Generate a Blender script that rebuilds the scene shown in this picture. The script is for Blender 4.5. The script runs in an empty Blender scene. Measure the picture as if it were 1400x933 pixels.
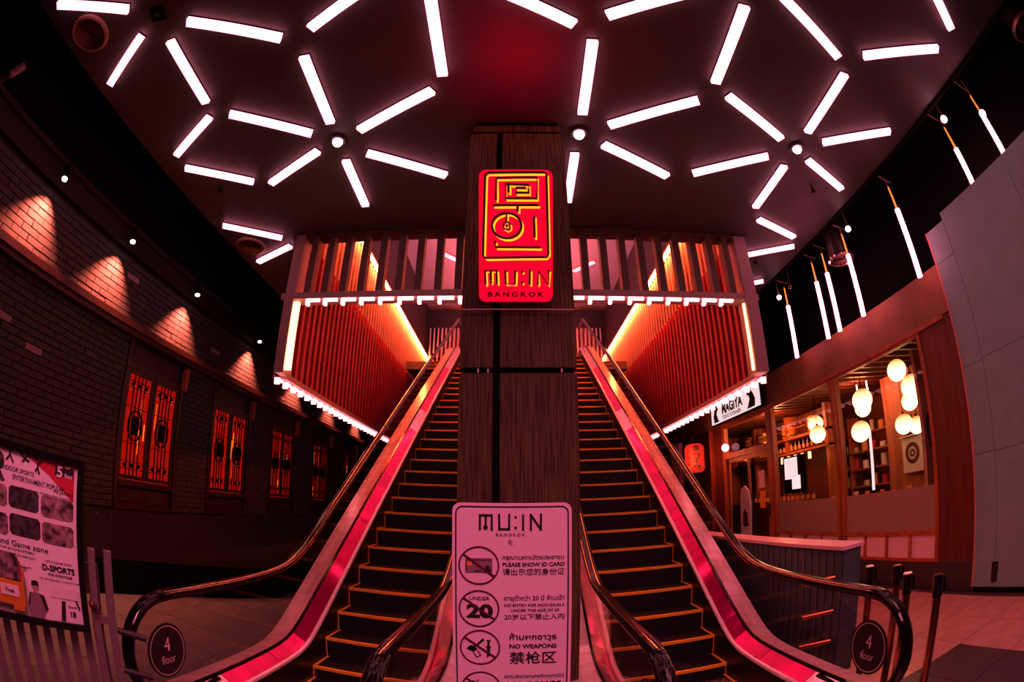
import bpy, math, random
from mathutils import Vector, Matrix
random.seed(7)
PI = math.pi
scene = bpy.context.scene
COL = scene.collection
# ------------------------------------------------------------------ camera
cd = bpy.data.cameras.new('camera')
cd.type = 'PANO'
cd.sensor_width = 36.0
cd.clip_start = 0.02
for tgt in (cd, getattr(cd, 'cycles', None)):
    try:
        tgt.panorama_type = 'FISHEYE_EQUISOLID'
        tgt.fisheye_lens = 667.0 / 1400 * 36
        tgt.fisheye_fov = PI
    except Exception:
        pass
cam = bpy.data.objects.new('camera', cd)
cam.location = (0, 0, 1.65)
cam.rotation_euler = (math.radians(108.7), 0, 0)
COL.objects.link(cam)
scene.camera = cam
# ------------------------------------------------------------------ exposure, world
vs = scene.view_settings
vs.view_transform = 'Standard'; vs.look = 'None'; vs.gamma = 1.0; vs.exposure = 0.0
vs.use_curve_mapping = False
w = bpy.data.worlds.new('world'); scene.world = w; w.use_nodes = True
w.node_tree.nodes['Background'].inputs[0].default_value = (.010, .004, .005, 1)
w.node_tree.nodes['Background'].inputs[1].default_value = 1.0
# ------------------------------------------------------------------ light levels (lamps of the place)
L_TUBE = (6.0, 1.35, 2.0)       # ceiling tubes
L_PEND = (14.0, 2.2, 3.6)      # pendant tubes
L_PORTAL = (8.0, 1.7, 1.9)     # canopy lamps
L_STRIP = (210.0, 21.0, 5.0)     # cove strips
L_SPOT = 1000.0                  # cornice spots, watts
def lamp(name, kind, loc, energy, color, parent=None, **kw):
    d = bpy.data.lights.new(name, kind); d.energy = energy; d.color = color
    for k, v in kw.items(): setattr(d, k, v)
    o = bpy.data.objects.new(name, d); COL.objects.link(o)
    o.location = loc
    return o
def aim(o, to):
    o.rotation_euler = (Vector(to) - o.location).to_track_quat('-Z', 'Y').to_euler()
# area lights: unseen fill lamps added to brighten the board, right floor and poster
for (p, to, e, sx, sy, sp, c) in [
    ((.4, -1.2, 4.6), (.4, 1.7, .3), 62, 3.2, 1.6, 90, (1, .16, .30)),
    ((2.6, 1.2, 4.75), (3.6, 3.6, 0), 30, 2.0, 2.0, 120, (1, .20, .24)),
    ((-1.0, -.4, 4.7), (-2.1, 1.4, 1.2), 12, 1.0, 1.0, 60, (1, .20, .34)),
    ]:
    a = lamp('fill_light', 'AREA', p, e, c, shape='RECTANGLE', size=sx, size_y=sy, spread=math.radians(sp)); aim(a, to)
# ------------------------------------------------------------------ materials
MATS = {}
def mat(name, col=(.5, .5, .5), rough=.6, metal=0.0, emit=None, es=1.0, spec=.5, noise=0, nscale=8, stretch=(1, 1, 1), bump=0, col2=None, coat=0, alpha=None):
    m = bpy.data.materials.new(name); m.use_nodes = True; MATS[name] = m
    nt = m.node_tree; b = nt.nodes['Principled BSDF']
    b.inputs['Base Color'].default_value = (*col, 1); b.inputs['Roughness'].default_value = rough
    b.inputs['Metallic'].default_value = metal
    b.inputs['Specular IOR Level'].default_value = spec
    if coat: b.inputs['Coat Weight'].default_value = coat
    if emit:
        b.inputs['Emission Color'].default_value = (*emit, 1); b.inputs['Emission Strength'].default_value = es
    if noise or bump:
        tc = nt.nodes.new('ShaderNodeTexCoord'); mp = nt.nodes.new('ShaderNodeMapping'); nz_ = nt.nodes.new('ShaderNodeTexNoise')
        mp.inputs['Scale'].default_value = stretch; nz_.inputs['Scale'].default_value = nscale; nz_.inputs['Detail'].default_value = 4
        nt.links.new(tc.outputs['Object'], mp.inputs[0]); nt.links.new(mp.outputs[0], nz_.inputs['Vector'])
        if noise:
            r = nt.nodes.new('ShaderNodeValToRGB')
            c2 = col2 or tuple(c * (1 - noise) for c in col)
            r.color_ramp.elements[0].color = (*c2, 1); r.color_ramp.elements[1].color = (*col, 1)
            r.color_ramp.elements[0].position = .35; r.color_ramp.elements[1].position = .65
            nt.links.new(nz_.outputs['Fac'], r.inputs[0]); nt.links.new(r.outputs[0], b.inputs['Base Color'])
        if bump:
            bp = nt.nodes.new('ShaderNodeBump'); bp.inputs['Strength'].default_value = bump; bp.inputs['Distance'].default_value = .01
            nt.links.new(nz_.outputs['Fac'], bp.inputs['Height']); nt.links.new(bp.outputs[0], b.inputs['Normal'])
    return m
def emat(name, col):
    m = bpy.data.materials.new(name); m.use_nodes = True; MATS[name] = m
    nt = m.node_tree; nt.nodes.clear(); o = nt.nodes.new('ShaderNodeOutputMaterial'); e = nt.nodes.new('ShaderNodeEmission')
    k = max(col); e.inputs[0].default_value = (*[c / k for c in col], 1); e.inputs[1].default_value = k
    nt.links.new(e.outputs[0], o.inputs[0]); return m
def glass(name, tint=(.9, .8, .82), rough=.02, mixf=.06, frost=0):
    m = bpy.data.materials.new(name); m.use_nodes = True; MATS[name] = m
    nt = m.node_tree; nt.nodes.clear(); o = nt.nodes.new('ShaderNodeOutputMaterial')
    t = nt.nodes.new('ShaderNodeBsdfTransparent'); g = nt.nodes.new('ShaderNodeBsdfGlossy'); x = nt.nodes.new('ShaderNodeMixShader'); f = nt.nodes.new('ShaderNodeLayerWeight')
    pw = nt.nodes.new('ShaderNodeMath'); pw.operation = 'POWER'; pw.inputs[1].default_value = 5
    ad = nt.nodes.new('ShaderNodeMath'); ad.operation = 'MULTIPLY_ADD'; ad.inputs[1].default_value = .55; ad.inputs[2].default_value = mixf; ad.use_clamp = True
    f.inputs[0].default_value = .5; t.inputs[0].default_value = (*tint, 1); g.inputs['Roughness'].default_value = rough
    nt.links.new(f.outputs['Facing'], pw.inputs[0]); nt.links.new(pw.outputs[0], ad.inputs[0]); nt.links.new(ad.outputs[0], x.inputs[0])
    nt.links.new(t.outputs[0], x.inputs[1]); nt.links.new(g.outputs[0], x.inputs[2])
    last = x
    if frost:
        d = nt.nodes.new('ShaderNodeBsdfDiffuse'); d.inputs[0].default_value = (.42, .34, .26, 1)
        y = nt.nodes.new('ShaderNodeMixShader'); y.inputs[0].default_value = frost
        nt.links.new(x.outputs[0], y.inputs[1]); nt.links.new(d.outputs[0], y.inputs[2]); last = y
    nt.links.new(last.outputs[0], o.inputs[0]); return m
mat('ceiling', (.038, .048, .040), .55, noise=.2, nscale=3)
mat('black', (.006, .005, .006), .8, spec=.05)
mat('black_gloss', (.008, .006, .007), .12, coat=.6)
mat('void', (.0035, .004, .004), .95, spec=.05)
mat('matte_black', (.004, .004, .004), 1.0, spec=0)
mat('plinth', (.022, .014, .016), .8, noise=.5, nscale=90, bump=.6)
mat('cornice', (.014, .008, .006), .7, spec=.2)
mat('brick', (.042, .046, .040), .75, noise=.45, nscale=14, bump=.5)
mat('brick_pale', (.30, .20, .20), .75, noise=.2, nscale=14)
mat('mortar', (.012, .008, .009), .9)
mat('dark_wood', (.040, .013, .009), .5, noise=.5, nscale=12, stretch=(1, 1, .15))
mat('ledge_wood', (.10, .03, .018), .45, noise=.5, nscale=10)
mat('pillar_wood', (.15, .12, .04), .5, spec=.15, noise=.75, nscale=80, stretch=(1, 1, .035), col2=(.04, .022, .014), bump=.15)
mat('slat_wood', (.105, .06, .035), .55, noise=.35, nscale=14, stretch=(1, 1, .1))
mat('slat_wall_upper', (.60, .36, .26), .6, noise=.2, nscale=12, stretch=(1, 1, .1))  # paler copy for the upper slats; cove glow partly put into the colour
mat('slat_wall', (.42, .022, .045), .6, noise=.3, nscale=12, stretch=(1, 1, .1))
mat('wall_gap', (.035, .012, .008), .8)
mat('rail_paint', (.34, .24, .22), .5)
mat('upper_dark', (.018, .010, .015), .7)
mat('upper_ceiling', (.42, .28, .32), .8)
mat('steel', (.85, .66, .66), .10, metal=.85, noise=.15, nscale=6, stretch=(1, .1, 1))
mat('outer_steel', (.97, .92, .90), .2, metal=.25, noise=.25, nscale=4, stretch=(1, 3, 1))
mat('steel_red_reflect', (.88, .008, .20), .11, metal=.72, noise=.35, nscale=3.2, stretch=(1, 1.4, 1), col2=(.55, .008, .14))
mat('deflector', (.95, .80, .85), .3, metal=.4)
mat('step', (.012, .014, .014), .6, spec=.3)
mat('step_groove', (.008, .007, .008), .8)
mat('nosing', (.85, .46, .03), .5)
mat('rubber', (.006, .004, .005), .12, coat=.1, spec=.4, noise=.5, nscale=26, bump=.12)
mat('skirt', (.03, .022, .024), .35, metal=.6)
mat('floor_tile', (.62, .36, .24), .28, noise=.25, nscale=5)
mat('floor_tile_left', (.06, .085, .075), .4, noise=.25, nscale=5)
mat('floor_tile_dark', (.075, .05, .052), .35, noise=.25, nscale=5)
mat('grout', (.05, .03, .03), .9)
mat('white_paint', (.80, .62, .66), .5)
mat('poster_white', (.84, .70, .74), .45)
mat('print_black', (.012, .008, .010), .6)
mat('print_maroon', (.09, .006, .018), .5)
mat('print_grey', (.25, .15, .17), .5)
mat('print_red', (.55, .02, .05), .5)
mat('print_orange', (.85, .25, .03), .5)
mat('print_skin', (.42, .24, .22), .6)
mat('print_green', (.03, .06, .03), .6)
mat('photo_dark', (.08, .06, .065), .5, noise=.9, nscale=30, col2=(.012, .010, .012))
mat('photo_mid', (.42, .24, .25), .5, noise=.9, nscale=26, col2=(.02, .012, .015))
mat('orange_plastic', (.62, .20, .02), .35)
mat('metal_grey', (.30, .22, .23), .4, metal=.5)
mat('metal_dark', (.055, .045, .05), .4, metal=.6)
mat('barrier_panel', (.06, .12, .12), .45, noise=.3, nscale=6)
mat('barrier_cap', (.75, .50, .55), .35)
mat('brass', (.42, .16, .06), .25, metal=1.0)
mat('shop_wood', (.48, .12, .035), .45, noise=.45, nscale=9, stretch=(1, 1, .12))
mat('shop_wood_dark', (.13, .024, .012), .5, noise=.45, nscale=12, stretch=(1, 1, .12))
mat('fascia', (.26, .13, .045), .6, noise=.3, nscale=2)
mat('ply', (.22, .40, .38), .75, noise=.12, nscale=4)
mat('ply_edge', (.6, .2, .16), .6)
mat('pale_panel', (.62, .48, .42), .6)
mat('base_stone', (.045, .032, .034), .5, noise=.3, nscale=8)
mat('bottle', (.05, .018, .01), .12, coat=.5)
mat('bottle_label', (.75, .30, .08), .5)
mat('cask', (.80, .34, .10), .6, noise=.4, nscale=16)
mat('shop_wall', (.34, .08, .035), .6)
mat('duct', (.045, .028, .028), .35, metal=.7)
mat('vent_ring', (.30, .20, .14), .4, metal=.3)
mat('neon_stroke', (.10, .005, .01), .35)
mat('neon_edge', (.55, .02, .05), .3)
mat('lantern_red', (.85, .04, .03), .6, emit=(1, .03, .012), es=.55)
emat('tube', L_TUBE); emat('pendant', L_PEND); emat('portal_lamp', L_PORTAL); emat('strip', L_STRIP)
emat('down', (14, 5.5, 7)); emat('spot_lens', (8, 5, 5)); emat('pend_cap', (2.2, .35, .05)); emat('warm_tube', (7, 2.2, .9))
emat('neon_yellow', (1.8, .68, .012)); mat('neon_panel', (.30, .0, .01), .08, emit=(1, .001, .03), es=.95, coat=.8); emat('curtain', (.42, .006, .002)); emat('curtain_backlight', (2.2, .35, .02))
emat('white_glow', (1.5, 1.05, 1.1)); emat('sign_panel', (.95, .66, .68)); emat('upper_tube', (3.5, .9, 1.3)); emat('pink_lamp', (4, 1.1, 1.7)); emat('lamp_white', (6, 3, 2.6))
emat('mini', (1.2, .6, .6))
glass('glass', (.93, .86, .88), .01, .02); glass('shop_glass', (.95, .88, .86), .01, .015); glass('frosted', (.6, .42, .4), .3, .02, .72)
# globe shade: brighter where the bulb sits, orange towards the cap
m = bpy.data.materials.new('globe'); m.use_nodes = True; MATS['globe'] = m
nt = m.node_tree; nt.nodes.clear(); o_ = nt.nodes.new('ShaderNodeOutputMaterial'); e_ = nt.nodes.new('ShaderNodeEmission')
tc = nt.nodes.new('ShaderNodeTexCoord'); sp = nt.nodes.new('ShaderNodeSeparateXYZ'); rp = nt.nodes.new('ShaderNodeValToRGB')
rp.color_ramp.elements[0].color = (1, .62, .30, 1); rp.color_ramp.elements[0].position = .45
rp.color_ramp.elements[1].color = (.30, .085, .012, 1); rp.color_ramp.elements[1].position = .95
nt.links.new(tc.outputs['Generated'], sp.inputs[0]); nt.links.new(sp.outputs[2], rp.inputs[0]); nt.links.new(rp.outputs[0], e_.inputs[0])
e_.inputs[1].default_value = 4.6; nt.links.new(e_.outputs[0], o_.inputs[0])
# ------------------------------------------------------------------ mesh helpers
OFF = {}
def base(o): return OFF.get(o.name, Vector((0, 0, 0))) if o else Vector((0, 0, 0))
class MB:
    def __init__(s): s.v = []; s.f = []; s.sm = False
    def add(s, vs_, fs_):
        n = len(s.v); s.v += [tuple(v) for v in vs_]; s.f += [tuple(i + n for i in f) for f in fs_]; return s
    def box(s, a, b):
        (x0, y0, z0), (x1, y1, z1) = a, b
        return s.add([(x0, y0, z0), (x1, y0, z0), (x1, y1, z0), (x0, y1, z0), (x0, y0, z1), (x1, y0, z1), (x1, y1, z1), (x0, y1, z1)],
                     [(0, 3, 2, 1), (4, 5, 6, 7), (0, 1, 5, 4), (1, 2, 6, 5), (2, 3, 7, 6), (3, 0, 4, 7)])
    def obox(s, c, R, U, hr, hu, hn):   # oriented box: centre, right, up, half sizes
        c = Vector(c); R = Vector(R).normalized(); U = Vector(U).normalized(); N = R.cross(U)
        vs_ = [c + R * (i * hr) + U * (j * hu) + N * (k * hn) for k in (-1, 1) for j in (-1, 1) for i in (-1, 1)]
        return s.add(vs_, [(0, 2, 3, 1), (4, 5, 7, 6), (0, 1, 5, 4), (2, 6, 7, 3), (0, 4, 6, 2), (1, 3, 7, 5)])
    def bar(s, p, q, w_, h_, up=(0, 0, 1)):
        p = Vector(p); q = Vector(q); d = (q - p); L = d.length; d.normalize()
        R = d.cross(Vector(up)); 
        if R.length < 1e-4: R = Vector((1, 0, 0))
        R.normalize(); U = R.cross(d)
        return s.obox((p + q) / 2, d, U, L / 2, h_ / 2, w_ / 2)
    def cyl(s, p, q, r, n=12, r2=None, caps=True):
        p = Vector(p); q = Vector(q); d = (q - p).normalized(); r2 = r if r2 is None else r2
        R = d.cross(Vector((0, 0, 1)));
        if R.length < 1e-3: R = Vector((1, 0, 0))
        R.normalize(); U = R.cross(d); vs_ = []
        for c, rr in ((p, r), (q, r2)):
            for i in range(n):
                a = 2 * PI * i / n; vs_.append(c + R * (rr * math.cos(a)) + U * (rr * math.sin(a)))
        fs_ = [(i, (i + 1) % n, n + (i + 1) % n, n + i) for i in range(n)]
        if caps: fs_ += [tuple(range(n - 1, -1, -1)), tuple(range(n, 2 * n))]
        return s.add(vs_, fs_)
    def tube(s, pts, r, n=8):
        pts = [Vector(p) for p in pts]
        rings = []; ref = None
        for i, p in enumerate(pts):
            d = (pts[min(i + 1, len(pts) - 1)] - pts[max(i - 1, 0)]).normalized()
            if ref is None:
                ref = d.cross(Vector((0, 0, 1)));
                if ref.length < 1e-2: ref = d.cross(Vector((1, 0, 0)))
            R = (ref - d * ref.dot(d)).normalized(); ref = R; U = R.cross(d)
            rings.append([p + R * (r * math.cos(2 * PI * k / n)) + U * (r * math.sin(2 * PI * k / n)) for k in range(n)])
        vs_ = [v for g in rings for v in g]; fs_ = []
        for i in range(len(pts) - 1):
            for k in range(n): fs_.append((i * n + k, i * n + (k + 1) % n, (i + 1) * n + (k + 1) % n, (i + 1) * n + k))
        fs_ += [tuple(range(n - 1, -1, -1)), tuple(range((len(pts) - 1) * n, len(pts) * n))]
        return s.add(vs_, fs_)
    def lathe(s, c, prof, n=24, axis='Z'):
        vs_ = []; c = Vector(c)
        for r, h in prof:
            for i in range(n):
                a = 2 * PI * i / n; x, y = r * math.cos(a), r * math.sin(a)
                vs_.append(c + (Vector((x, y, h)) if axis == 'Z' else Vector((h, x, y)) if axis == 'X' else Vector((y, h, x))))
        fs_ = []
        for j in range(len(prof) - 1):
            for i in range(n): fs_.append((j * n + i, j * n + (i + 1) % n, (j + 1) * n + (i + 1) % n, (j + 1) * n + i))
        if prof[0] != prof[-1]: fs_ += [tuple(range(n - 1, -1, -1)), tuple(range((len(prof) - 1) * n, len(prof) * n))]
        return s.add(vs_, fs_)
    def sphere(s, c, r, n=20, m_=12, sz=1.0):
        prof = [(max(r * math.sin(PI * j / m_), 1e-4), -r * sz * math.cos(PI * j / m_)) for j in range(m_ + 1)]
        return s.lathe(c, prof, n)
    def sweep(s, path, prof, xo=0.0):   # path in the yz plane, profile (x, n): closed loop
        k = len(prof); vs_ = []
        for i, (y, z) in enumerate(path):
            a = path[max(i - 1, 0)]; b = path[min(i + 1, len(path) - 1)]
            ty, tz = b[0] - a[0], b[1] - a[1]; L = math.hypot(ty, tz) or 1; ny, nz_ = tz / L, -ty / L
            for (px, pn) in prof: vs_.append((xo + px, y + ny * pn, z + nz_ * pn))
        fs_ = []
        for i in range(len(path) - 1):
            for j in range(k): fs_.append((i * k + j, i * k + (j + 1) % k, (i + 1) * k + (j + 1) % k, (i + 1) * k + j))
        fs_ += [tuple(range(k - 1, -1, -1)), tuple(range((len(path) - 1) * k, len(path) * k))]
        return s.add(vs_, fs_)
    def strip(s, rows):   # rows of equal numbers of points (closed section loops)
        k = len(rows[0]); vs_ = [p for r in rows for p in r]; fs_ = []
        for i in range(len(rows) - 1):
            for j in range(k): fs_.append((i * k + j, i * k + (j + 1) % k, (i + 1) * k + (j + 1) % k, (i + 1) * k + j))
        fs_ += [tuple(range(k - 1, -1, -1)), tuple(range((len(rows) - 1) * k, len(rows) * k))]
        return s.add(vs_, fs_)
    def plate(s, c, R, U, pts, th):   # flat outline in a plane with thickness towards the viewer
        c = Vector(c); R = Vector(R).normalized(); U = Vector(U).normalized(); N = R.cross(U); n = len(pts)
        vs_ = [c + R * a + U * b for a, b in pts] + [c + R * a + U * b + N * th for a, b in pts]
        return s.add(vs_, [tuple(range(n - 1, -1, -1)), tuple(range(n, 2 * n))] + [(i, (i + 1) % n, n + (i + 1) % n, n + i) for i in range(n)])
    def mesh(s, name, material, off=Vector((0, 0, 0)), smooth=False):
        me = bpy.data.meshes.new(name)
        me.from_pydata([tuple(Vector(v) - off) for v in s.v], [], s.f); me.update()
        me.materials.append(MATS[material])
        if smooth:
            for p in me.polygons: p.use_smooth = True
            try: me.set_sharp_from_angle(angle=math.radians(40))
            except Exception: pass
        return me
    def build(s, name, material, parent=None, smooth=False, label=None, kind=None, bevel=0):
        me = s.mesh(name, material, base(parent), smooth); o = bpy.data.objects.new(name, me); COL.objects.link(o)
        if parent: o.parent = parent; OFF[o.name] = base(parent)
        if label: o['label'] = label
        if kind: o['kind'] = kind
        if bevel:
            b = o.modifiers.new('bevel', 'BEVEL'); b.width = bevel; b.segments = 2; b.limit_method = 'ANGLE'
        return o
def thing(name, label, cat, loc=(0, 0, 0), group=None, kind=None, rot=0):
    o = bpy.data.objects.new(name, None); COL.objects.link(o); o.location = loc; o.rotation_euler = (0, 0, rot)
    o['label'] = label; o['category'] = cat
    if group: o['group'] = group
    if kind: o['kind'] = kind
    OFF[o.name] = Vector(loc); return o
def tag(o, label, cat, group=None, kind=None):
    o['label'] = label; o['category'] = cat
    if group: o['group'] = group
    if kind: o['kind'] = kind
    return o
def inst(name, me, parent, loc, rot=None, scale=None, mtl=None, label=None):
    o = bpy.data.objects.new(name, me); COL.objects.link(o)
    if parent: o.parent = parent
    o.location = Vector(loc) - base(parent)
    if rot: o.rotation_euler = rot
    if scale: o.scale = scale
    if label: o['label'] = label
    return o
def text(name, body, parent, material, c, R, U, w_=None, h_=None, depth=.0015, bold=0.0, label=None, shear=0):
    cu = bpy.data.curves.new(name, 'FONT'); cu.body = body; cu.align_x = 'CENTER'; cu.offset = bold; cu.resolution_u = 3; cu.shear = shear
    t = bpy.data.objects.new(name, cu); COL.objects.link(t)
    bpy.context.view_layer.update(); dg = bpy.context.evaluated_depsgraph_get()
    me = bpy.data.meshes.new_from_object(t.evaluated_get(dg)); bpy.data.objects.remove(t); bpy.data.curves.remove(cu)
    xs = [v.co.x for v in me.vertices]; ys = [v.co.y for v in me.vertices]
    if not xs: return None
    cx, cy = (min(xs) + max(xs)) / 2, (min(ys) + max(ys)) / 2; W = max(xs) - min(xs); H = max(ys) - min(ys)
    sx = w_ / W if w_ else h_ / H; sy = h_ / H if h_ else sx
    R = Vector(R).normalized(); U = Vector(U).normalized(); N = R.cross(U); c = Vector(c) - base(parent)
    for v in me.vertices: v.co = c + R * ((v.co.x - cx) * sx) + U * ((v.co.y - cy) * sy) + N * depth
    me.name = name; me.materials.clear(); me.materials.append(MATS[material])
    o = bpy.data.objects.new(name, me); COL.objects.link(o)
    if parent: o.parent = parent
    if label: o['label'] = label
    return o
def structure(name, mb, material, label, cat, smooth=False):
    return tag(mb.build(name, material, None, smooth), label, cat, kind='structure')

CZ = 4.93           # ceiling of the hall
PY = 5.25           # front of the slatted canopy
XL, XR = -2.87, 3.12  # its side walls
WL, WR = -4.70, 4.80  # brick wall, shop front
# ================================================================== SETTING
fl = thing('floor', 'pink grey stone tile floor of the hall with a dark tiled strip', 'floor', (0, 0, 0), kind='structure')
MB().box((-9, -6, -.12), (9, 26, -.012)).build('slab', 'grout', fl)
tl = MB().box((-.297, -.297, -.010), (.297, .297, 0)).mesh('tile', 'floor_tile')
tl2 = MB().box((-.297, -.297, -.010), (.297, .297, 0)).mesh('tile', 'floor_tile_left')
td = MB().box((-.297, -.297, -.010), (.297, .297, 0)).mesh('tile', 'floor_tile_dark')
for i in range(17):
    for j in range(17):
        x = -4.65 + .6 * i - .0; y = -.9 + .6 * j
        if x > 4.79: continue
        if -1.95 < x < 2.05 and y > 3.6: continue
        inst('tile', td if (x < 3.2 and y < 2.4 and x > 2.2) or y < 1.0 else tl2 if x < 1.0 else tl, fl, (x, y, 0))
# ceiling with an opening for the canopy
structure('ceiling', MB().box((-4.10, -6, CZ), (4.33, PY, CZ + .22)).box((-4.10, PY, CZ), (XL - .12, 16, CZ + .22)).box((XR + .12, PY, CZ), (4.33, 16, CZ + .22)),
          'ceiling', 'dark hall ceiling over the escalators with glowing tubes set in it', 'ceiling')
structure('trim_1', MB().box((4.33, -6, CZ - .03), (4.37, 16, CZ + .25)), 'black', 'thin black edge along the right side of the hall ceiling', 'trim')
structure('ceiling.001', MB().box((-5.2, -6, 6.6), (XL - .12, 16, 6.7)).box((XR + .12, -6, 6.6), (9, 16, 6.7)).box((XL - .12, -6, 6.6), (XR + .12, PY, 6.7)), 'void',
          'black upper ceiling above the gaps at both sides of the hall', 'ceiling')
# back wall of the hall, behind the viewer, and far end walls
structure('wall_back', MB().box((-9, -6.2, 0), (9, -6, 6.6)), 'void', 'dark wall at the near end of the hall', 'wall')
structure('wall_far', MB().box((-9, 17, 0), (XL - .1, 17.2, 6.6)).box((XR + .1, 17, 0), (9, 17.2, 6.6)), 'void', 'dark wall closing the far end of both side passages', 'wall')
# ------------------------------------------------------------------ left brick wall
WIN = [(4.30, 5.62), (6.45, 7.76), (8.62, 9.80), (10.80, 11.95), (12.98, 14.15)]
wl = thing('wall_left', 'dark brick wall on the left with wooden casement windows in it', 'wall', (WL, 0, 0), kind='structure')
mb = MB(); ys = 0
mb.box((WL - .35, -6, 0), (WL - .02, 1.0, 6.6)); prev = 1.0
for a, b in WIN:
    mb.box((WL - .35, prev, 0), (WL - .02, a, 3.24)); mb.box((WL - .35, a, 0), (WL - .02, b, 1.04)); mb.box((WL - .35, a, 3.12), (WL - .02, b, 3.24)); prev = b
mb.box((WL - .35, prev, 0), (WL - .02, 17, 3.24)); mb.box((WL - .35, 1.0, 3.24), (WL - .02, 17, 4.2))
mb.build('masonry', 'mortar', wl)
# courses of brick: the nearest ones singly, the rest joined
BW, BH = .265, .078
def courses(z0, z1, holes):
    L = []; k = 0; z = z0
    while z + BH - .006 <= z1 + .001:
        y = 1.0 - (BW / 2 if k % 2 else 0)
        while y < 16:
            a, b = y + .005, y + BW - .005
            for (h0, h1) in holes:
                if a < h1 and b > h0:
                    if a < h0: b = h0
                    elif b > h1: a = h1
                    else: a = b
            if b - a > .04: L.append((a, b, z))
            y += BW
        z += BH; k += 1
    return L
bme = MB().box((-.02, 0, 0), (.012, 1, 1)).mesh('brick', 'brick'); bpe = MB().box((-.02, 0, 0), (.014, 1, 1)).mesh('brick', 'brick_pale')
def lay(L, parent, near, pale):
    def px(b):
        d = math.hypot(WL, (b[0] + b[1]) / 2, b[2] - 1.65); th = math.degrees(math.atan2((b[0] + b[1]) / 2, -WL)); return d if (b[0] + b[1]) / 2 > 2.0 else d + 5
    L = sorted(L, key=px); rest = MB()
    for i, (a, b, z) in enumerate(L):
        pj = random.uniform(-.003, .004)
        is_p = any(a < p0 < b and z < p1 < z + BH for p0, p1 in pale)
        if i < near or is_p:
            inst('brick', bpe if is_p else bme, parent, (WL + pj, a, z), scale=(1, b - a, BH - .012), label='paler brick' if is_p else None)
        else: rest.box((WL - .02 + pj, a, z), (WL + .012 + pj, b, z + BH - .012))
    o = rest.build('brick', 'brick', parent, kind='stuff')
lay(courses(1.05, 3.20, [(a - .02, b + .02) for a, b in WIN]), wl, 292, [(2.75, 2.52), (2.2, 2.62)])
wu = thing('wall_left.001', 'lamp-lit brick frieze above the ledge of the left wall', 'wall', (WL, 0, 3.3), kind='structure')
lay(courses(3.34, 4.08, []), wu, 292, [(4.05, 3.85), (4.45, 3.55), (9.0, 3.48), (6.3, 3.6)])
structure('trim_2', MB().box((WL - .02, -2, 3.22), (WL + .17, 16.5, 3.30)).box((WL - .02, -2, 3.16), (WL + .11, 16.5, 3.22)), 'ledge_wood', 'wooden ledge lit from above along the left brick wall', 'trim')
structure('trim_3', MB().box((WL - .3, -2, 4.10), (WL + .05, 16.5, 4.34)).box((WL - .3, -2, 4.34), (WL + .10, 16.5, 4.40)), 'cornice', 'dark wooden cornice carrying the small spotlights on the left wall', 'trim')
structure('wall_left.002', MB().box((WL - .3, -6, 4.40), (WL - .02, 16.8, 6.6)), 'void', 'black upper wall above the left cornice', 'wall')
mb = MB().box((WL - .02, 1.0, 0), (WL + .06, 16.5, 1.02))
structure('baseboard_left', mb, 'plinth', 'black plinth below the left brick wall', 'plinth')
mb = MB()
for i in range(46): mb.sphere((WL + .075, 2.6 + .27 * i, .97), .008, 6, 4)
tag(mb.build('stud', 'metal_grey', None), 'row of tiny bright studs on the black plinth under the bricks', 'studs', kind='stuff')
# low black platform that runs obliquely in front of the plinth
P = [(-4.55, 4.18), (-4.24, 4.86), (-3.79, 5.52), (-3.26, 6.3), (-3.26, 15), (WL + .07, 15), (WL + .07, 3.9)]
MBp = MB().plate((0, 0, 0), (1, 0, 0), (0, 1, 0), [(a, b) for a, b in P], .44)
tag(MBp.build('low_platform', 'matte_black', None), 'low black platform along the foot of the left wall', 'platform', kind='structure')
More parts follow.
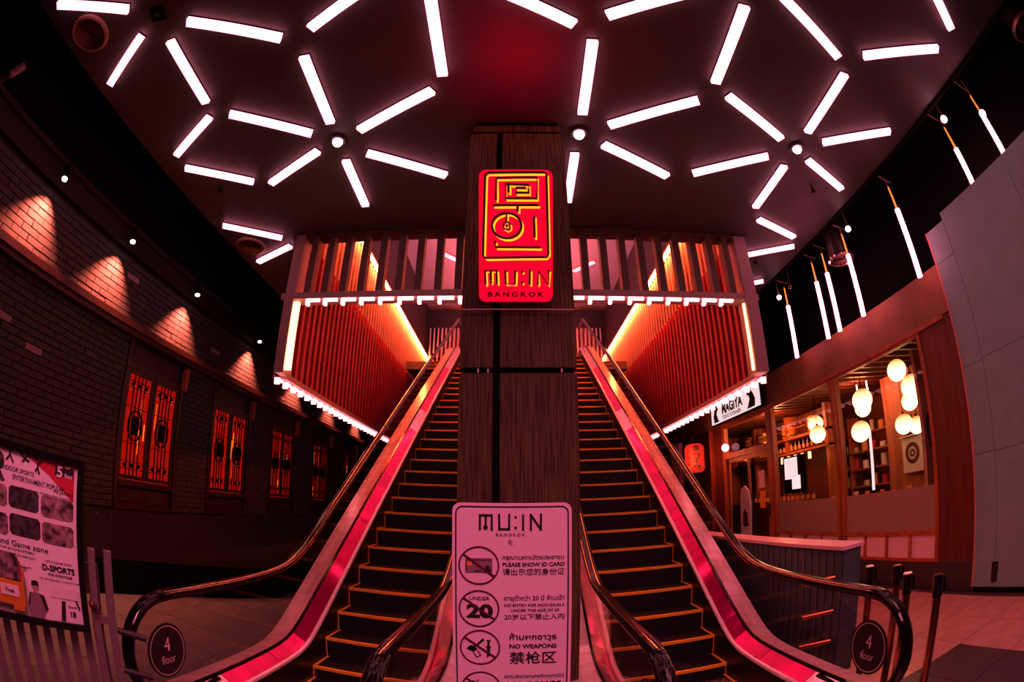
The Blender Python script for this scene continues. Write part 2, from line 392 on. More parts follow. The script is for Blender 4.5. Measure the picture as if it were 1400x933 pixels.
# windows of the left wall
for n, (a, b) in enumerate(WIN):
    which = ['nearest window of the left brick wall, two red-lit lattice casements', 'second window of the left brick wall with red curtains', 'third window of the left brick wall, red light behind lattice',
             'fourth window of the left brick wall, partly behind the handrail', 'farthest window of the left brick wall, dim red'][n]
    wd = thing('window_%d' % (n + 1), which, 'window', (WL, a, 1.04), kind='structure')
    mb = MB(); X0, X1 = WL - .09, WL + .02
    mb.box((X0, a, 1.04), (X1, a + .07, 3.18)); mb.box((X0, b - .07, 1.04), (X1, b, 3.18)); mb.box((X0, a + .07, 2.80), (X1, b - .07, 2.86)); mb.box((X0, a + .07, 1.34), (X1 + .02, b - .07, 1.41)); mb.box((X0, a + .07, 1.04), (X1, b - .07, 1.08))
    mb.build('window_frame', 'dark_wood', wd)
    MB().box((WL - .12, a + .07, 1.08), (WL - .03, b - .07, 1.34)).box((WL - .04, a + .14, 1.13), (WL - .015, b - .14, 1.29)).build('lower_panel', 'dark_wood', wd)
    MB().box((WL - .12, a + .07, 2.86), (WL - .03, b - .07, 3.14)).box((WL - .04, a + .14, 2.9), (WL - .015, b - .14, 3.08)).build('upper_panel', 'dark_wood', wd)
    MB().box((WL + .02, b - .09, 2.78), (WL + .10, b - .02, 3.10)).build('bracket', 'shop_wood', wd)
    mid = (a + b) / 2
    for (c0, c1) in ((a + .08, mid - .01), (mid + .01, b - .08)):
        cs = MB(); z0, z1 = 1.42, 2.79
        for (q0, q1) in (((c0, z0), (c0 + .045, z1)), ((c1 - .045, z0), (c1, z1)), ((c0 + .045, z0), (c1 - .045, z0 + .05)), ((c0 + .045, z1 - .05), (c1 - .045, z1))):
            cs.box((WL - .035, q0[0], q0[1]), (WL - .0, q1[0], q1[1]))
        fr = cs.build('casement', 'dark_wood', wd)
        lt = MB(); cw = c1 - c0; cm = (c0 + c1) / 2; t = .008
        for f in (.30, .43, .57, .70): lt.box((WL - .034, c0 + cw * f - t / 2, z0 + .05), (WL - .014, c0 + cw * f + t / 2, z1 - .05))
        for z in (z0 + .13, z0 + .22, z0 + .46, z1 - .46, z1 - .22, z1 - .13): lt.box((WL - .032, c0 + .045, z - t / 2), (WL - .015, c1 - .045, z + t / 2))
        zc = (z0 + z1) / 2
        oc = [(.15 * math.cos(PI / 8 + k * PI / 4), .20 * math.sin(PI / 8 + k * PI / 4)) for k in range(8)]
        for k in range(8):
            p, q = oc[k], oc[(k + 1) % 8]; lt.bar((WL - .022, cm + p[0], zc + p[1]), (WL - .022, cm + q[0], zc + q[1]), .02, .016, up=(1, 0, 0))
        lt.box((WL - .034, cm - .075, zc - .12), (WL - .012, cm + .075, zc + .12))
        for z in (z0 + .175, z1 - .175):
            for f in (.25, .5, .75): lt.cyl((WL - .034, c0 + cw * f, z), (WL - .012, c0 + cw * f, z), .028, 8)
        lt.build('lattice', 'black', fr)
        MB().box((WL - .040, c0 + .03, z0 + .03), (WL - .037, c1 - .03, z1 - .03)).build('pane', 'shop_glass', fr)
    # pleated curtain; the backlight is put into its own glowing colour
    rows = []
    N = 60
    for i in range(N + 1):
        y = a + .08 + (b - a - .16) * i / N; x = WL - .068 + .016 * math.sin(i * .9)
        rows.append([(x, y, 1.40), (x, y, 2.80), (x - .01, y, 2.80), (x - .01, y, 1.40)])
    cu = MB().strip(rows).build('curtain', 'curtain', wd)
    hot = MB()  # streaks of backlight added as thin glowing strips
    for k in range(7):
        y = a + .12 + (b - a - .24) * random.random(); z = random.uniform(1.5, 2.3); hot.box((WL - .049, y, z), (WL - .045, y + random.uniform(.006, .02), z + random.uniform(.12, .45)))
    hot.build('backlight_streak', 'curtain_backlight', cu, label='orange streak of backlight put on the curtain')
# spotlights on the cornice
SP = [(2.27, 'nearest'), (3.68, 'second'), (5.30, 'third'), (7.40, 'fourth'), (9.5, 'fifth'), (11.7, 'sixth'), (14.0, 'farthest')]
for i, (y, nth) in enumerate(SP):
    t = thing('spotlight', '%s small black spotlight on the left cornice, counted from the near end' % nth, 'spotlight', (WL + .12, y, 4.36), group='spotlights on the left cornice')
    MB().cyl((WL + .16, y, 4.32), (WL + .196, y, 4.15), .045, 12).build('head', 'black', t, smooth=True)
    MB().cyl((WL + .04, y, 4.42), (WL + .17, y, 4.31), .012, 8).build('arm', 'black', t, smooth=True)
    MB().cyl((WL + .196, y, 4.15), (WL + .20, y, 4.13), .036, 12).build('lens', 'spot_lens', t)
    s_ = lamp('spot_beam', 'SPOT', (WL + .20, y, 4.10), L_SPOT, (1, .14, .09), spot_size=math.radians(84), spot_blend=1.0, shadow_soft_size=.012); aim(s_, (WL + .09, y - .05, 3.3))
# ================================================================== PILLAR
YP = 3.30
pl = thing('pillar', 'tall pillar between the escalators clad in brown wood panels with black joints', 'pillar', (.05, YP + .2, 0), kind='structure')
MB().box((-.33, YP + .03, 0), (.42, YP + .43, CZ)).build('core', 'black', pl)
xa, xb, xc, xd = -.35, -.135, -.085, .44
zj = [(.0, 2.53), (2.57, 4.76)]
for (z0, z1) in zj:
    for (x0, x1) in ((xa, xb), (xc, xd)):
        MB().box((x0, YP, z0), (x1, YP + .03, z1)).build('panel', 'pillar_wood', pl, bevel=.003)
    for xs_ in ((xa - .02, xa), (xd, xd + .02)):
        MB().box((xs_[0], YP + .005, z0), (xs_[1], YP + .43, z1)).build('panel', 'pillar_wood', pl)
MB().box((xa, YP, 4.79), (xd, YP + .03, 4.86)).build('panel', 'pillar_wood', pl)
mb = MB()
for x in (-.245, -.175, .345): mb.box((x, YP + .005, 2.535), (x + .012, YP + .028, 2.565))
mb.build('clip', 'white_paint', pl)
# ------------------------------------------------------------------ red neon sign, tilted towards the viewer
s0 = Vector((-.235, 3.20, 3.03)); SW = .525; tv = Vector((0, -.45, .84)).normalized(); SH = .955; RX = Vector((1, 0, 0)); NN = RX.cross(tv)
ns = thing('neon_sign', 'red neon sign with yellow outlined characters hung tilted on the pillar', 'sign', tuple(s0 + RX * SW / 2))
def S(u, v, d=0): return s0 + RX * (u * SW) + tv * ((1 - v) * SH) + NN * d
def rrect(w_, h_, r, n=6):
    pts = []
    for cx, cy, a0 in ((w_ - r, h_ - r, 0), (r, h_ - r, 90), (r, r, 180), (w_ - r, r, 270)):
        for k in range(n + 1): a = math.radians(a0 + 90 * k / n); pts.append((cx + r * math.cos(a), cy + r * math.sin(a)))
    return pts
MB().plate(s0 - NN * .05, RX, tv, rrect(SW, SH, .05), .05).build('panel', 'neon_panel', ns, label='glowing red acrylic panel')
MB().plate(s0 - NN * .065 - RX * .006 - tv * .006, RX, tv, rrect(SW + .012, SH + .012, .054), .05).build('back_box', 'neon_edge', ns)
for x in (.12, .42):
    MB().cyl((s0.x + x, 3.18, 3.1), (s0.x + x, YP + .01, 3.12), .01, 8).build('bracket', 'black', ns); MB().cyl((s0.x + x, 2.83, 3.80), (s0.x + x, YP + .01, 3.9), .008, 8).build('bracket', 'black', ns)
def q(x, y):   # sign tracing grid to panel coordinates
    f = (y - 60) / 845; xl = 95 - 25 * f; xr = 530 + 20 * f; return ((x - xl) / (xr - xl), f)
ST = [[(145, 84), (480, 80), (492, 92), (512, 605), (500, 622), (120, 628), (106, 612), (132, 96), (145, 84)],
      [(192, 262), (196, 118), (436, 114), (436, 250), (248, 250), (250, 158), (388, 164), (388, 214), (308, 214)],
      [(268, 160), (268, 214)], [(310, 184), (372, 184)],
      [(172, 295), (448, 293)], [(322, 297), (322, 335)],
      [(255 + 90 * math.cos(a * PI / 12), 425 + 80 * math.sin(a * PI / 12)) for a in range(25)],
      [(255, 350), (252, 395), (236, 415), (236, 440), (256, 452), (274, 440), (274, 415), (258, 398)],
      [(420, 362), (426, 500)], [(182, 522), (185, 560), (462, 562)],
      [(116, 795), (116, 706), (188, 706), (190, 790)], [(152, 706), (152, 770)], [(243, 706), (246, 790), (304, 790), (306, 706)],
      [(398, 700), (398, 795)], [(450, 796), (450, 708), (516, 796), (518, 702)]]
dk, ye = MB(), MB()
for i, s_ in enumerate(ST):
    pts = [q(*p) for p in s_]; r = .0075 if i < 10 else .0068
    if i == 7: r = .005
    dk.tube([S(u, v, .030) for u, v in pts], r * 1.25, 6)
    ye.tube([S(u + .024, v + .016, .006) for u, v in pts], r * 1.0, 6)
for (x, y) in ((350, 716), (350, 784), (152, 782), (256, 426)):
    u, v = q(x, y); dk.sphere(S(u, v, .03), .010, 10, 6); ye.sphere(S(u + .02, v + .012, .008), .008, 8, 5)
dk.build('character_stroke', 'neon_stroke', ns, smooth=True, label='dark red raised character strokes')
ye.build('neon_tube', 'neon_yellow', ns, smooth=True, label='yellow neon tubing')
text('lettering', 'B A N G K O K', ns, 'print_black', S(.5, .945, .004), RX, tv, .40, .036, bold=.03)
MB().bar((-.36, 3.25, 2.99), (.45, 3.25, 2.99), .008, .008).build('support_rod', 'metal_grey', ns)
l_ = lamp('sign_glow', 'AREA', (.05, 3.02, 4.05), 14, (1, .0, .03), shape='RECTANGLE', size=.5, size_y=.2); aim(l_, (.05, 1.7, 4.93))
# ================================================================== CEILING LIGHTS
TB = [
 ((-3.86, .67), (-3.13, 1.16), 'ceiling tube at the upper left corner, above the round speaker grille'),
 ((-3.16, 1.50), (-3.87, 1.87), 'short-looking ceiling tube just right of the round grille, leaning to the left wall'),
 ((-2.89, 1.68), (-2.90, 2.54), 'ceiling tube right below the small diamond plate'),
 ((-2.62, 1.55), (-1.85, 2.02), 'ceiling tube right of the small diamond plate, nearly level'),
 ((-2.97, 2.75), (-3.71, 3.18), 'ceiling tube near the left ceiling edge, leaning to the wall, second of two'),
 ((-3.73, 3.43), (-2.96, 3.91), 'long level ceiling tube near the left ceiling edge above the second spotlight'),
 ((-2.72, 2.77), (-1.96, 3.26), 'ceiling tube pointing at the left downlight from its left'),
 ((-1.99, 3.54), (-2.75, 3.98), 'ceiling tube at the lower left of the left downlight'),
 ((-1.72, 2.27), (-1.72, 3.14), 'ceiling tube directly above the left downlight'),
 ((-1.57, 1.98), (-.81, 1.55), 'ceiling tube at the top edge, left of the long upright one'),
 ((-.59, 1.80), (-.58, 2.67), 'long upright ceiling tube at the top edge left of the pillar'),
 ((-1.46, 3.29), (-.69, 2.85), 'ceiling tube at the upper right of the left downlight'),
 ((-1.47, 3.65), (-.70, 4.10), 'ceiling tube at the lower right of the left downlight'),
 ((-1.73, 3.74), (-1.73, 4.60), 'ceiling tube directly below the left downlight'),
 ((-3.90, 4.74), (-3.14, 5.21), 'ceiling tube beside the far left round grille, above it'),
 ((-3.86, 5.84), (-3.11, 5.45), 'ceiling tube beside the far left round grille, below it'),
 ((.63, 2.28), (.64, 3.15), 'upright ceiling tube above the downlight next to the pillar'),
 ((.91, 3.29), (1.68, 2.83), 'ceiling tube at the upper right of the downlight next to the pillar'),
 ((.90, 3.58), (1.68, 4.02), 'ceiling tube at the lower right of the downlight next to the pillar'),
 ((.63, 3.74), (.64, 4.60), 'upright ceiling tube below the downlight, right beside the pillar'),
 ((-.31, 1.69), (.47, 2.12), 'ceiling tube at the top edge, right of the long upright one'),
 ((.71, 2.01), (1.46, 1.58), 'ceiling tube at the top edge, right of the pillar'),
 ((1.76, 1.69), (1.77, 2.58), 'upright ceiling tube between the right downlight and the top edge'),
 ((1.95, 2.72), (2.74, 3.16), 'ceiling tube at the upper left of the right downlight'),
 ((1.96, 3.93), (2.72, 3.47), 'ceiling tube at the lower left of the right downlight'),
 ((3.00, 2.09), (3.00, 2.98), 'ceiling tube directly above the right downlight'),
 ((3.27, 3.08), (4.03, 2.62), 'ceiling tube at the right of the right downlight, towards the ceiling edge'),
 ((3.25, 3.42), (4.02, 3.80), 'ceiling tube at the lower right of the right downlight'),
 ((3.00, 3.59), (3.00, 4.45), 'ceiling tube directly below the right downlight'),
 ((2.05, 1.50), (2.82, 1.92), 'long slanting ceiling tube at the top edge, upper right'),
 ((3.08, 1.80), (3.86, 1.32), 'nearly level ceiling tube at the upper right near the ceiling edge'),
 ((3.07, .57), (3.86, 1.02), 'ceiling tube at the top right corner'),
 ((3.18, 4.72), (3.95, 5.05), 'ceiling tube right of the canopy, the nearer one'),
 ((3.35, 5.72), (4.10, 5.30), 'ceiling tube right of the canopy, the farther long one'),
 ((3.45, 6.95), (4.16, 6.50), 'small far ceiling tube beside the right post of the canopy'),
 ((-.59, .10), (-.59, .95), 'ceiling tube overhead, left one of the three above the viewer'),
 ((1.76, .10), (1.76, .95), 'ceiling tube overhead, right one of the three above the viewer'),
 ((-1.50, -.35), (-.72, .05), 'ceiling tube overhead, middle one of the three above the viewer'),
]
for a, b, lab in TB:
    d = (Vector((*b, 0)) - Vector((*a, 0))).normalized(); nrm = Vector((-d.y, d.x, 0)); c = (Vector((*a, 0)) + Vector((*b, 0))) / 2; L = (Vector((*b, 0)) - Vector((*a, 0))).length
    t = thing('ceiling_tube', lab, 'ceiling light', (c.x, c.y, CZ), group='white tube lights set in the hall ceiling')
    MB().obox((c.x, c.y, CZ - .03), d, nrm, L / 2, .044, .022).build('diffuser', 'tube', t)
    MB().obox((c.x, c.y, CZ - .004), d, nrm, L / 2 + .004, .047, .008).build('housing', 'black', t)
for (x, y, lab) in ((-1.73, 3.43, 'left round downlight at the centre of six ceiling tubes'), (.64, 3.44, 'round downlight glaring beside the top of the pillar'), (3.01, 3.27, 'right round downlight at the centre of six ceiling tubes')):
    t = thing('downlight', lab, 'downlight', (x, y, CZ), group='round downlights in the ceiling')
    MB().lathe((x, y, CZ - .03), [(.058, 0), (.078, .0), (.08, .03), (.06, .035), (.058, 0)], 20).build('trim_ring', 'ceiling', t, smooth=True)
    MB().sphere((x, y, CZ - .035), .052, 16, 10).build('bulb', 'down', t, smooth=True)
for (x, y, r, lab) in ((-3.72, 1.19, .235, 'large round ringed speaker grille in the ceiling at the upper left'), (-3.76, 5.37, .235, 'round ringed grille in the ceiling near the left side of the canopy')):
    t = thing('ceiling_grille', lab, 'grille', (x, y, CZ))
    MB().lathe((x, y, CZ - .03), [(r * .82, 0), (r * .9, -.01), (r, .0), (r, .03), (r * .82, .03), (r * .82, 0)], 32).build('rim', 'vent_ring', t, smooth=True)
    MB().cyl((x, y, CZ - .006), (x, y, CZ), r * .83, 32).build('recess', 'black', t)
    for k in range(6):
        rr = r * (.12 + .12 * k)
        MB().lathe((x, y, CZ - .018), [(rr, 0), (rr + .010, -.006), (rr + .012, .01), (rr, .012), (rr, 0)], 28).build('ring', 'vent_ring', t, smooth=True)
t = thing('diamond_plate', 'small black diamond shaped plate in the ceiling at the upper left', 'ceiling plate', (-2.88, 1.36, CZ))
MB().obox((-2.88, 1.36, CZ - .008), (1, .25, 0), (-.25, 1, 0), .075, .075, .01).build('plate', 'black', t); MB().cyl((-2.88, 1.36, CZ - .03), (-2.88, 1.36, CZ - .01), .025, 12).build('knob', 'metal_dark', t)
for (x, y, lab) in ((-3.49, 3.96, 'sprinkler head near the left ceiling edge'), (3.62, 3.93, 'sprinkler head right of the right downlight'), (3.68, 5.87, 'sprinkler head beside the right post of the canopy')):
    tag(MB().cyl((x, y, CZ - .05), (x, y, CZ), .014, 8).cyl((x, y, CZ - .052), (x, y, CZ - .044), .034, 10).build('sprinkler', 'black'), lab, 'sprinkler', group='sprinkler heads')
# ================================================================== SLATTED CANOPY
CX = .125
cp = thing('slatted_canopy', 'slatted wooden canopy front over the escalators with a row of lamps under its rail', 'canopy', (CX, PY, 3.97))
fin = MB().box((-.044, -.01, 0), (.044, .12, CZ - 4.07)).mesh('slat', 'slat_wood')
lampm = MB().box((.012, -.02, -.017), (.205, .015, .017)).mesh('lamp', 'portal_lamp')
brk = MB().box((.012, -.015, -.06), (.05, .05, -.017)).mesh('lamp_end', 'portal_lamp')
fx = [CX + s * (.525 + .245 * i) for i in range(10) for s in (-1, 1)] + [CX + .245 * k for k in (-1, 0, 1)]
for x in sorted(fx):
    inst('slat', fin, cp, (x, PY, 4.07))
    l1 = inst('lamp', lampm, cp, (x if x > CX else x, PY, 3.965)) if x < XR - .3 else None
    if l1: l2 = inst('lamp_end', brk, None, (0, 0, 0)); l2.parent = l1
MB().box((XL - .1, PY - .02, 3.985), (XR + .1, PY + .20, 4.07)).build('rail', 'rail_paint', cp)
MB().box((XL - .1, PY - .02, CZ - .03), (XR + .1, PY + .20, CZ)).build('top_rail', 'slat_wood', cp)
for x0, x1 in ((XL - .04, XL + .10), (XR - .12, XR + .07)):
    MB().box((x0, PY - .03, 3.02), (x1, PY + .22, CZ)).build('post', 'rail_paint', cp, bevel=.006)
MB().box((XL + .105, PY - .02, 3.06), (XL + .185, PY + .03, 3.95)).build('side_lamp', 'warm_tube', cp)
MB().box((XR - .145, PY + .02, 3.06), (XR - .12, PY + .05, 3.95)).build('side_lamp', 'warm_tube', cp)
# side walls of the canopy
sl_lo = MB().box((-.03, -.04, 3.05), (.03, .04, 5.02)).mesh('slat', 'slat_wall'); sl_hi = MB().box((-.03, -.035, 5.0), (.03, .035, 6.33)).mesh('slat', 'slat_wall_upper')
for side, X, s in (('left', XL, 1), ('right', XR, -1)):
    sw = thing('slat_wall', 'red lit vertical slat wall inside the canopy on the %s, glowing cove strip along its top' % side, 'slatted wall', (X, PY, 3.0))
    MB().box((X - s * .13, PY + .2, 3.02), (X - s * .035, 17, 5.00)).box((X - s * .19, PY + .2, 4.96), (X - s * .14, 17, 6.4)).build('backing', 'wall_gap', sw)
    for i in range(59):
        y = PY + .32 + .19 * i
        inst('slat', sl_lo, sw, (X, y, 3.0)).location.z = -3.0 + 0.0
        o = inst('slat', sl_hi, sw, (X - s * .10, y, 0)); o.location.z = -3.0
    MB().box((X - s * .14, PY + .2, 6.36), (X + s * .04, 16.8, 6.39)).build('cove_shelf', 'slat_wall', sw)
    MB().box((X - s * .03, PY + .25, 6.30), (X + s * .02, 16.7, 6.355)).build('light_strip', 'strip', sw)
    MB().box((X - s * .16, PY + .2, 2.99), (X + s * .05, 16.8, 3.06)).build('bottom_rail', 'rail_paint', sw)
    lm = MB().box((-.02, .04, -.014), (.02, .19, .018)).mesh('lamp', 'portal_lamp'); le = MB().box((-.035, .04, -.06), (.035, .07, .02)).mesh('lamp_end', 'portal_lamp')
    for i in range(24):
        o = inst('lamp', lm, sw, (X - s * .02, PY + .02 + .245 * i, 2.955)); p_ = inst('lamp_end', le, None, (0, 0, 0)); p_.parent = o
# upper storey seen through the canopy
structure('wall_left.003', MB().box((XL - .2, PY, 6.4), (XL - .02, 24, 8.3)), 'upper_dark', 'dark purple wall above the left cove strip', 'wall')
structure('wall_right.003', MB().box((XR + .02, PY, 6.4), (XR + .2, 24, 7.9)), 'upper_dark', 'dark purple wall above the right cove strip', 'wall')
structure('wall_front.001', MB().box((XL - .2, PY - .2, CZ + .2), (XR + .2, PY - .02, 8.3)), 'upper_dark', 'bulkhead above the hall ceiling edge', 'wall')
structure('ceiling.002', MB().box((XL - .2, PY, 8.1), (XR + .2, 24, 8.3)), 'upper_ceiling', 'pale pink ceiling of the upper floor with small tubes', 'ceiling')
structure('floor.001', MB().box((XL, 12.5, 5.08), (XR, 24, 5.3)), 'base_stone', 'upper floor at the head of the escalators', 'floor')
structure('wall_far.001', MB().box((XL, 20, 5.3), (XR, 20.2, 8.1)), 'upper_dark', 'dark far wall of the upper floor', 'wall')
sc_ = thing('slatted_screen', 'pale vertical bar screen at the head of the escalators on the upper floor', 'screen', (.1, 15.2, 5.3))
bar_ = MB().box((-.02, -.02, 0), (.02, .02, 1.95)).mesh('bar', 'barrier_cap')
for i in range(44): inst('bar', bar_, sc_, (XL + .15 + .132 * i, 15.2, 5.3))
MB().box((XL, 15.15, 7.25), (XR, 15.25, 7.9)).build('header', 'metal_dark', sc_)
UT = [((-1.2, 7.4), (-1.15, 8.2)), ((-1.5, 9.4), (-.95, 9.35)), ((-.55, 9.9), (-.30, 10.8)), ((-.9, 8.1), (-.8, 8.5)), ((-.25, 7.4), (-.35, 8.1)), ((.85, 7.5), (.7, 8.6)), ((.75, 10.0), (.65, 11.0)), ((1.3, 9.8), (1.12, 10.8)), ((2.1, 9.4), (1.75, 9.3)), ((1.7, 7.6), (1.6, 8.0)), ((-1.9, 11.5), (-1.3, 12.2)), ((2.3, 12.0), (1.8, 12.6))]
UL = ['left opening of the canopy, upper one', 'left opening, level one', 'left opening, nearest the pillar at mid height', 'left opening, between two slats at the top', 'directly behind the pillar head', 'right opening beside the pillar, upper one',
      'right opening beside the pillar, lower one', 'right opening, second from the pillar', 'right opening, level one', 'right opening, short one at the top', 'far left above the stair head', 'far right above the stair head']
for (a, b), lab in zip(UT, UL):
    t = thing('upper_tube', 'small red rimmed tube on the upper ceiling, %s' % lab, 'ceiling light', (a[0], a[1], 8.1), group='small tubes on the upper ceiling')
    d = Vector((b[0] - a[0], b[1] - a[1], 0)); L = d.length; d.normalize(); n_ = Vector((-d.y, d.x, 0)); c = ((a[0] + b[0]) / 2, (a[1] + b[1]) / 2)
    MB().obox((c[0], c[1], 8.055), d, n_, L / 2, .06, .02).build('diffuser', 'upper_tube', t); MB().obox((c[0], c[1], 8.085), d, n_, L / 2 + .05, .11, .010).build('rim', 'lantern_red', t)
ua = lamp('upper_light', 'AREA', (.1, 10.5, 5.6), 220, (1, .38, .55), shape='RECTANGLE', size=3.5, size_y=7); ua.rotation_euler = (PI, 0, 0)
# ================================================================== ESCALATORS
def smax(a, b, k): return .5 * (a + b + math.sqrt((a - b) ** 2 + k * k))
def nz(y): return .6267 * y - 2.17
def dkz(y): return min(smax(.27, nz(y) + .18, .12), 5.52)
def hrz(y):
    v = smax(.93, .64 * y - 1.43, .20); return min(v, 6.45)
YT = 13.4
def escalator(cx, rot, lab, inward):
    """inward: +1 when the face seen from the viewer looks to +x"""
    e = thing('escalator', lab, 'escalator', (cx, 4.0, 0), rot=rot); O = Vector((0, 4.0, 0)); OFF[e.name] = O
    # steps
    st = MB().box((-.485, 0, -.030), (.485, .335, -.008)); st.box((-.485, .014, -.24), (.485, .03, -.03))
    for i in range(48): x = -.478 + i * .0202; st.box((x, .022, -.008), (x + .010, .335, .0)); st.box((x, .006, -.24), (x + .010, .015, -.03))
    sm_ = st.mesh('step', 'step'); ns_ = MB().box((-.485, -.004, -.024), (.485, .024, .002)).box((-.485, .024, -.008), (-.463, .33, .002)).box((.463, .024, -.008), (.485, .33, .002)).box((-.485, .001, -.2), (-.477, .006, -.024)).box((.477, .001, -.2), (.485, .006, -.024))
    nm_ = ns_.mesh('nosing', 'nosing')
    for k in range(-2, 28):
        y = 3.65 + .304 * k; z = max(nz(y), .0) if k >= 0 else .005 + .0 * k
        s_ = inst('step', sm_, e, (0, y, z)); n_ = inst('nosing', nm_, None, (0, 0, 0), label='orange edge strip'); n_.parent = s_
    MB().box((-.60, 1.70, .0), (.60, 3.05, .012)).build('comb_plate', 'metal_dark', e)
    MB().box((-.5, 12.0, 5.2), (.5, YT, 5.31)).build('landing_plate', 'metal_dark', e)
    # side assemblies
    ysamp = [1.80 + .1 * i for i in range(25)] + [4.3 + .45 * i for i in range(18)] + [12.0 + .1 * i for i in range(15)]
    for s in (-1, 1):
        def sec(pts, y0=1.8):
            rows = []
            for y in ysamp:
                if y < y0: continue
                z = dkz(y); rows.append([(s * a, y, max(z + b, .0)) for a, b in pts])
            return rows
        MB().strip(sec([(.490, -.62), (.490, -.045), (.515, -.045), (.515, -.62)])).build('skirt', 'skirt', e)
        rows = [(y, dkz(y) - .012) for y in ysamp]
        MB().tube([(s * .507, y, z) for y, z in rows], .021, 8).build('deflector', 'deflector', e, smooth=True)
        # inner deck in plates, red reflection put into the steel's colour; a few plain plates
        cuts = [1.9, 2.55, 3.2, 4.1, 5.3, 6.2, 7.5, 8.2, 9.6, 10.4, 12.0, 13.3]
        for ci in range(len(cuts) - 1):
            a_, b_ = cuts[ci], cuts[ci + 1]; n = max(2, int((b_ - a_) / .1)); R_ = []
            for k in range(n + 1):
                y = a_ + .004 + (b_ - a_ - .008) * k / n; z = dkz(y); R_.append([(s * .528, y, z - .03), (s * .528, y, z - .022), (s * .645, y, z + .045), (s * .645, y, z + .030)])
            MB().strip(R_).build('inner_deck', 'steel' if ci in (0, 6, 9) else 'steel_red_reflect', e, label='plain steel deck plate' if ci in (0, 6, 9) else None)
        MB().strip(sec([(.645, -.03), (.645, .062), (.670, .062), (.670, -.03)], 2.0)).build('gasket', 'rubber', e)
        for ci in range(len(cuts) - 1):
            a_, b_ = cuts[ci], cuts[ci + 1]; n = max(2, int((b_ - a_) / .1)); R_ = []
            for k in range(n + 1):
                y = a_ + .004 + (b_ - a_ - .008) * k / n; z = dkz(y); R_.append([(s * .670, y, z + .025), (s * .670, y, z + .045), (s * .870, y, z + .0), (s * .890, y, z - .04), (s * .890, y, z - .08)])
            MB().strip(R_).build('outer_deck', 'outer_steel', e)
        MB().strip(sec([(.880, -1.05), (.880, -.07), (.886, -.07), (.886, -1.05)])).build('side_panel', 'black', e)
        # glass, in panes
        gc = [2.05, 3.0, 4.2, 5.6, 7.0, 8.4, 9.8, 11.2, 12.6, 13.2]
        for gi in range(len(gc) - 1):
            a_, b_ = gc[gi] + .003, gc[gi + 1] - .003; n = max(2, int((b_ - a_) / .12)); R_ = []
            for k in range(n + 1):
                y = a_ + (b_ - a_) * k / n; z0_, z1_ = dkz(y) + .05, hrz(y) - .01; R_.append([(s * .652, y, z0_), (s * .652, y, z1_), (s * .660, y, z1_), (s * .660, y, z0_)])
            MB().strip(R_).build('glass_pane', 'glass', e)
        pts = [(2.05 - .305 * math.sin(PI * k / 18), .62 + .30 * math.cos(PI * k / 18)) for k in range(19)]
        MB().add([(s * .652, y, z) for y, z in pts] + [(s * .660, y, z) for y, z in pts], [tuple(range(19)), tuple(range(37, 18, -1))] + [(k, k + 1, 20 + k, 19 + k) for k in range(18)]).build('glass_pane', 'glass', e)
        # handrail loop
        path = [(y, hrz(y)) for y in reversed([2.1 + .1 * i for i in range(22)] + [4.4 + .4 * i for i in range(19)] + [11.8 + .12 * i for i in range(12)])]
        path += [(2.05 - .325 * math.sin(PI * k / 20), .615 + .32 * math.cos(PI * k / 20)) for k in range(21)] + [(2.25, .30), (2.5, .31)]
        prof = [(-.036, -.012), (-.043, .0), (-.043, .012), (-.032, .026), (-.012, .032), (.012, .032), (.032, .026), (.043, .012), (.043, .0), (.036, -.012)]
        prof = [(a, b) for a, b in reversed(prof)]
        MB().sweep(path, prof, s * .656).build('handrail', 'rubber', e, smooth=True)
        MB().sweep(path[:-2], [(-.02, -.03), (-.02, -.008), (.02, -.008), (.02, -.03)], s * .656).build('handrail_guide', 'metal_dark', e)
        # floor number disc on the newel glass
        fx_ = s * .656 + inward * .010; Rr = Vector((0, inward * 1.0, 0)); Uu = Vector((0, 0, 1)); c = Vector((fx_, 2.04, .605))
        dsk = MB().lathe(c, [(.001, -.004), (.17, -.004), (.17, .004), (.001, .004)], 40, 'X').build('floor_disc', 'print_black', e, label='black disc reading 4 floor')
        OFF[dsk.name] = O
        N_ = Rr.cross(Uu); f = .0052
        ring = []
        for k in range(49):
            a = 2 * PI * k / 48; ring.append((a,))
        mb_ = MB(); vs_ = []; fs_ = []
        for k in range(48):
            a = 2 * PI * k / 48
            for rr in (.150, .155): vs_.append(c + N_ * f + Rr * (rr * math.cos(a)) + Uu * (rr * math.sin(a)))
        for k in range(48): fs_.append((2 * k, 2 * k + 1, (2 * k + 3) % 96, (2 * k + 2) % 96))
        mb_.add(vs_, fs_).build('ring', 'white_paint', dsk)
        text('lettering', '4', dsk, 'white_paint', c + Uu * .040, Rr, Uu, .052, .085, depth=f, bold=-.004); text('lettering', 'floor', dsk, 'white_paint', c - Uu * .052, Rr, Uu, .125, .052, depth=f, bold=-.006)
    # truss below
    R_ = []
    for y in ysamp:
        z1_ = dkz(y) - .6; z0_ = max(dkz(y) - 1.15, 0.0)
        if y > 3.6: R_.append([(-.87, y, min(z0_, z1_ - .02)), (.87, y, min(z0_, z1_ - .02)), (.87, y, z1_), (-.87, y, z1_)])
    MB().strip(R_).build('truss', 'black', e)
    return e
E_R = escalator(1.265, 0.0, 'escalator on the right of the pillar with orange edged steps', -1)
E_L = escalator(-1.115, math.radians(-2.3), 'escalator on the left of the pillar with orange edged steps', 1)
stk = tag(MB().obox((2.00, 2.62, .296), (.05, 1, 0), (-1, .05, .25), .13, .055, .001).build('sticker', 'poster_white'), 'pink printed sticker on the deck beside the right newel', 'sticker')
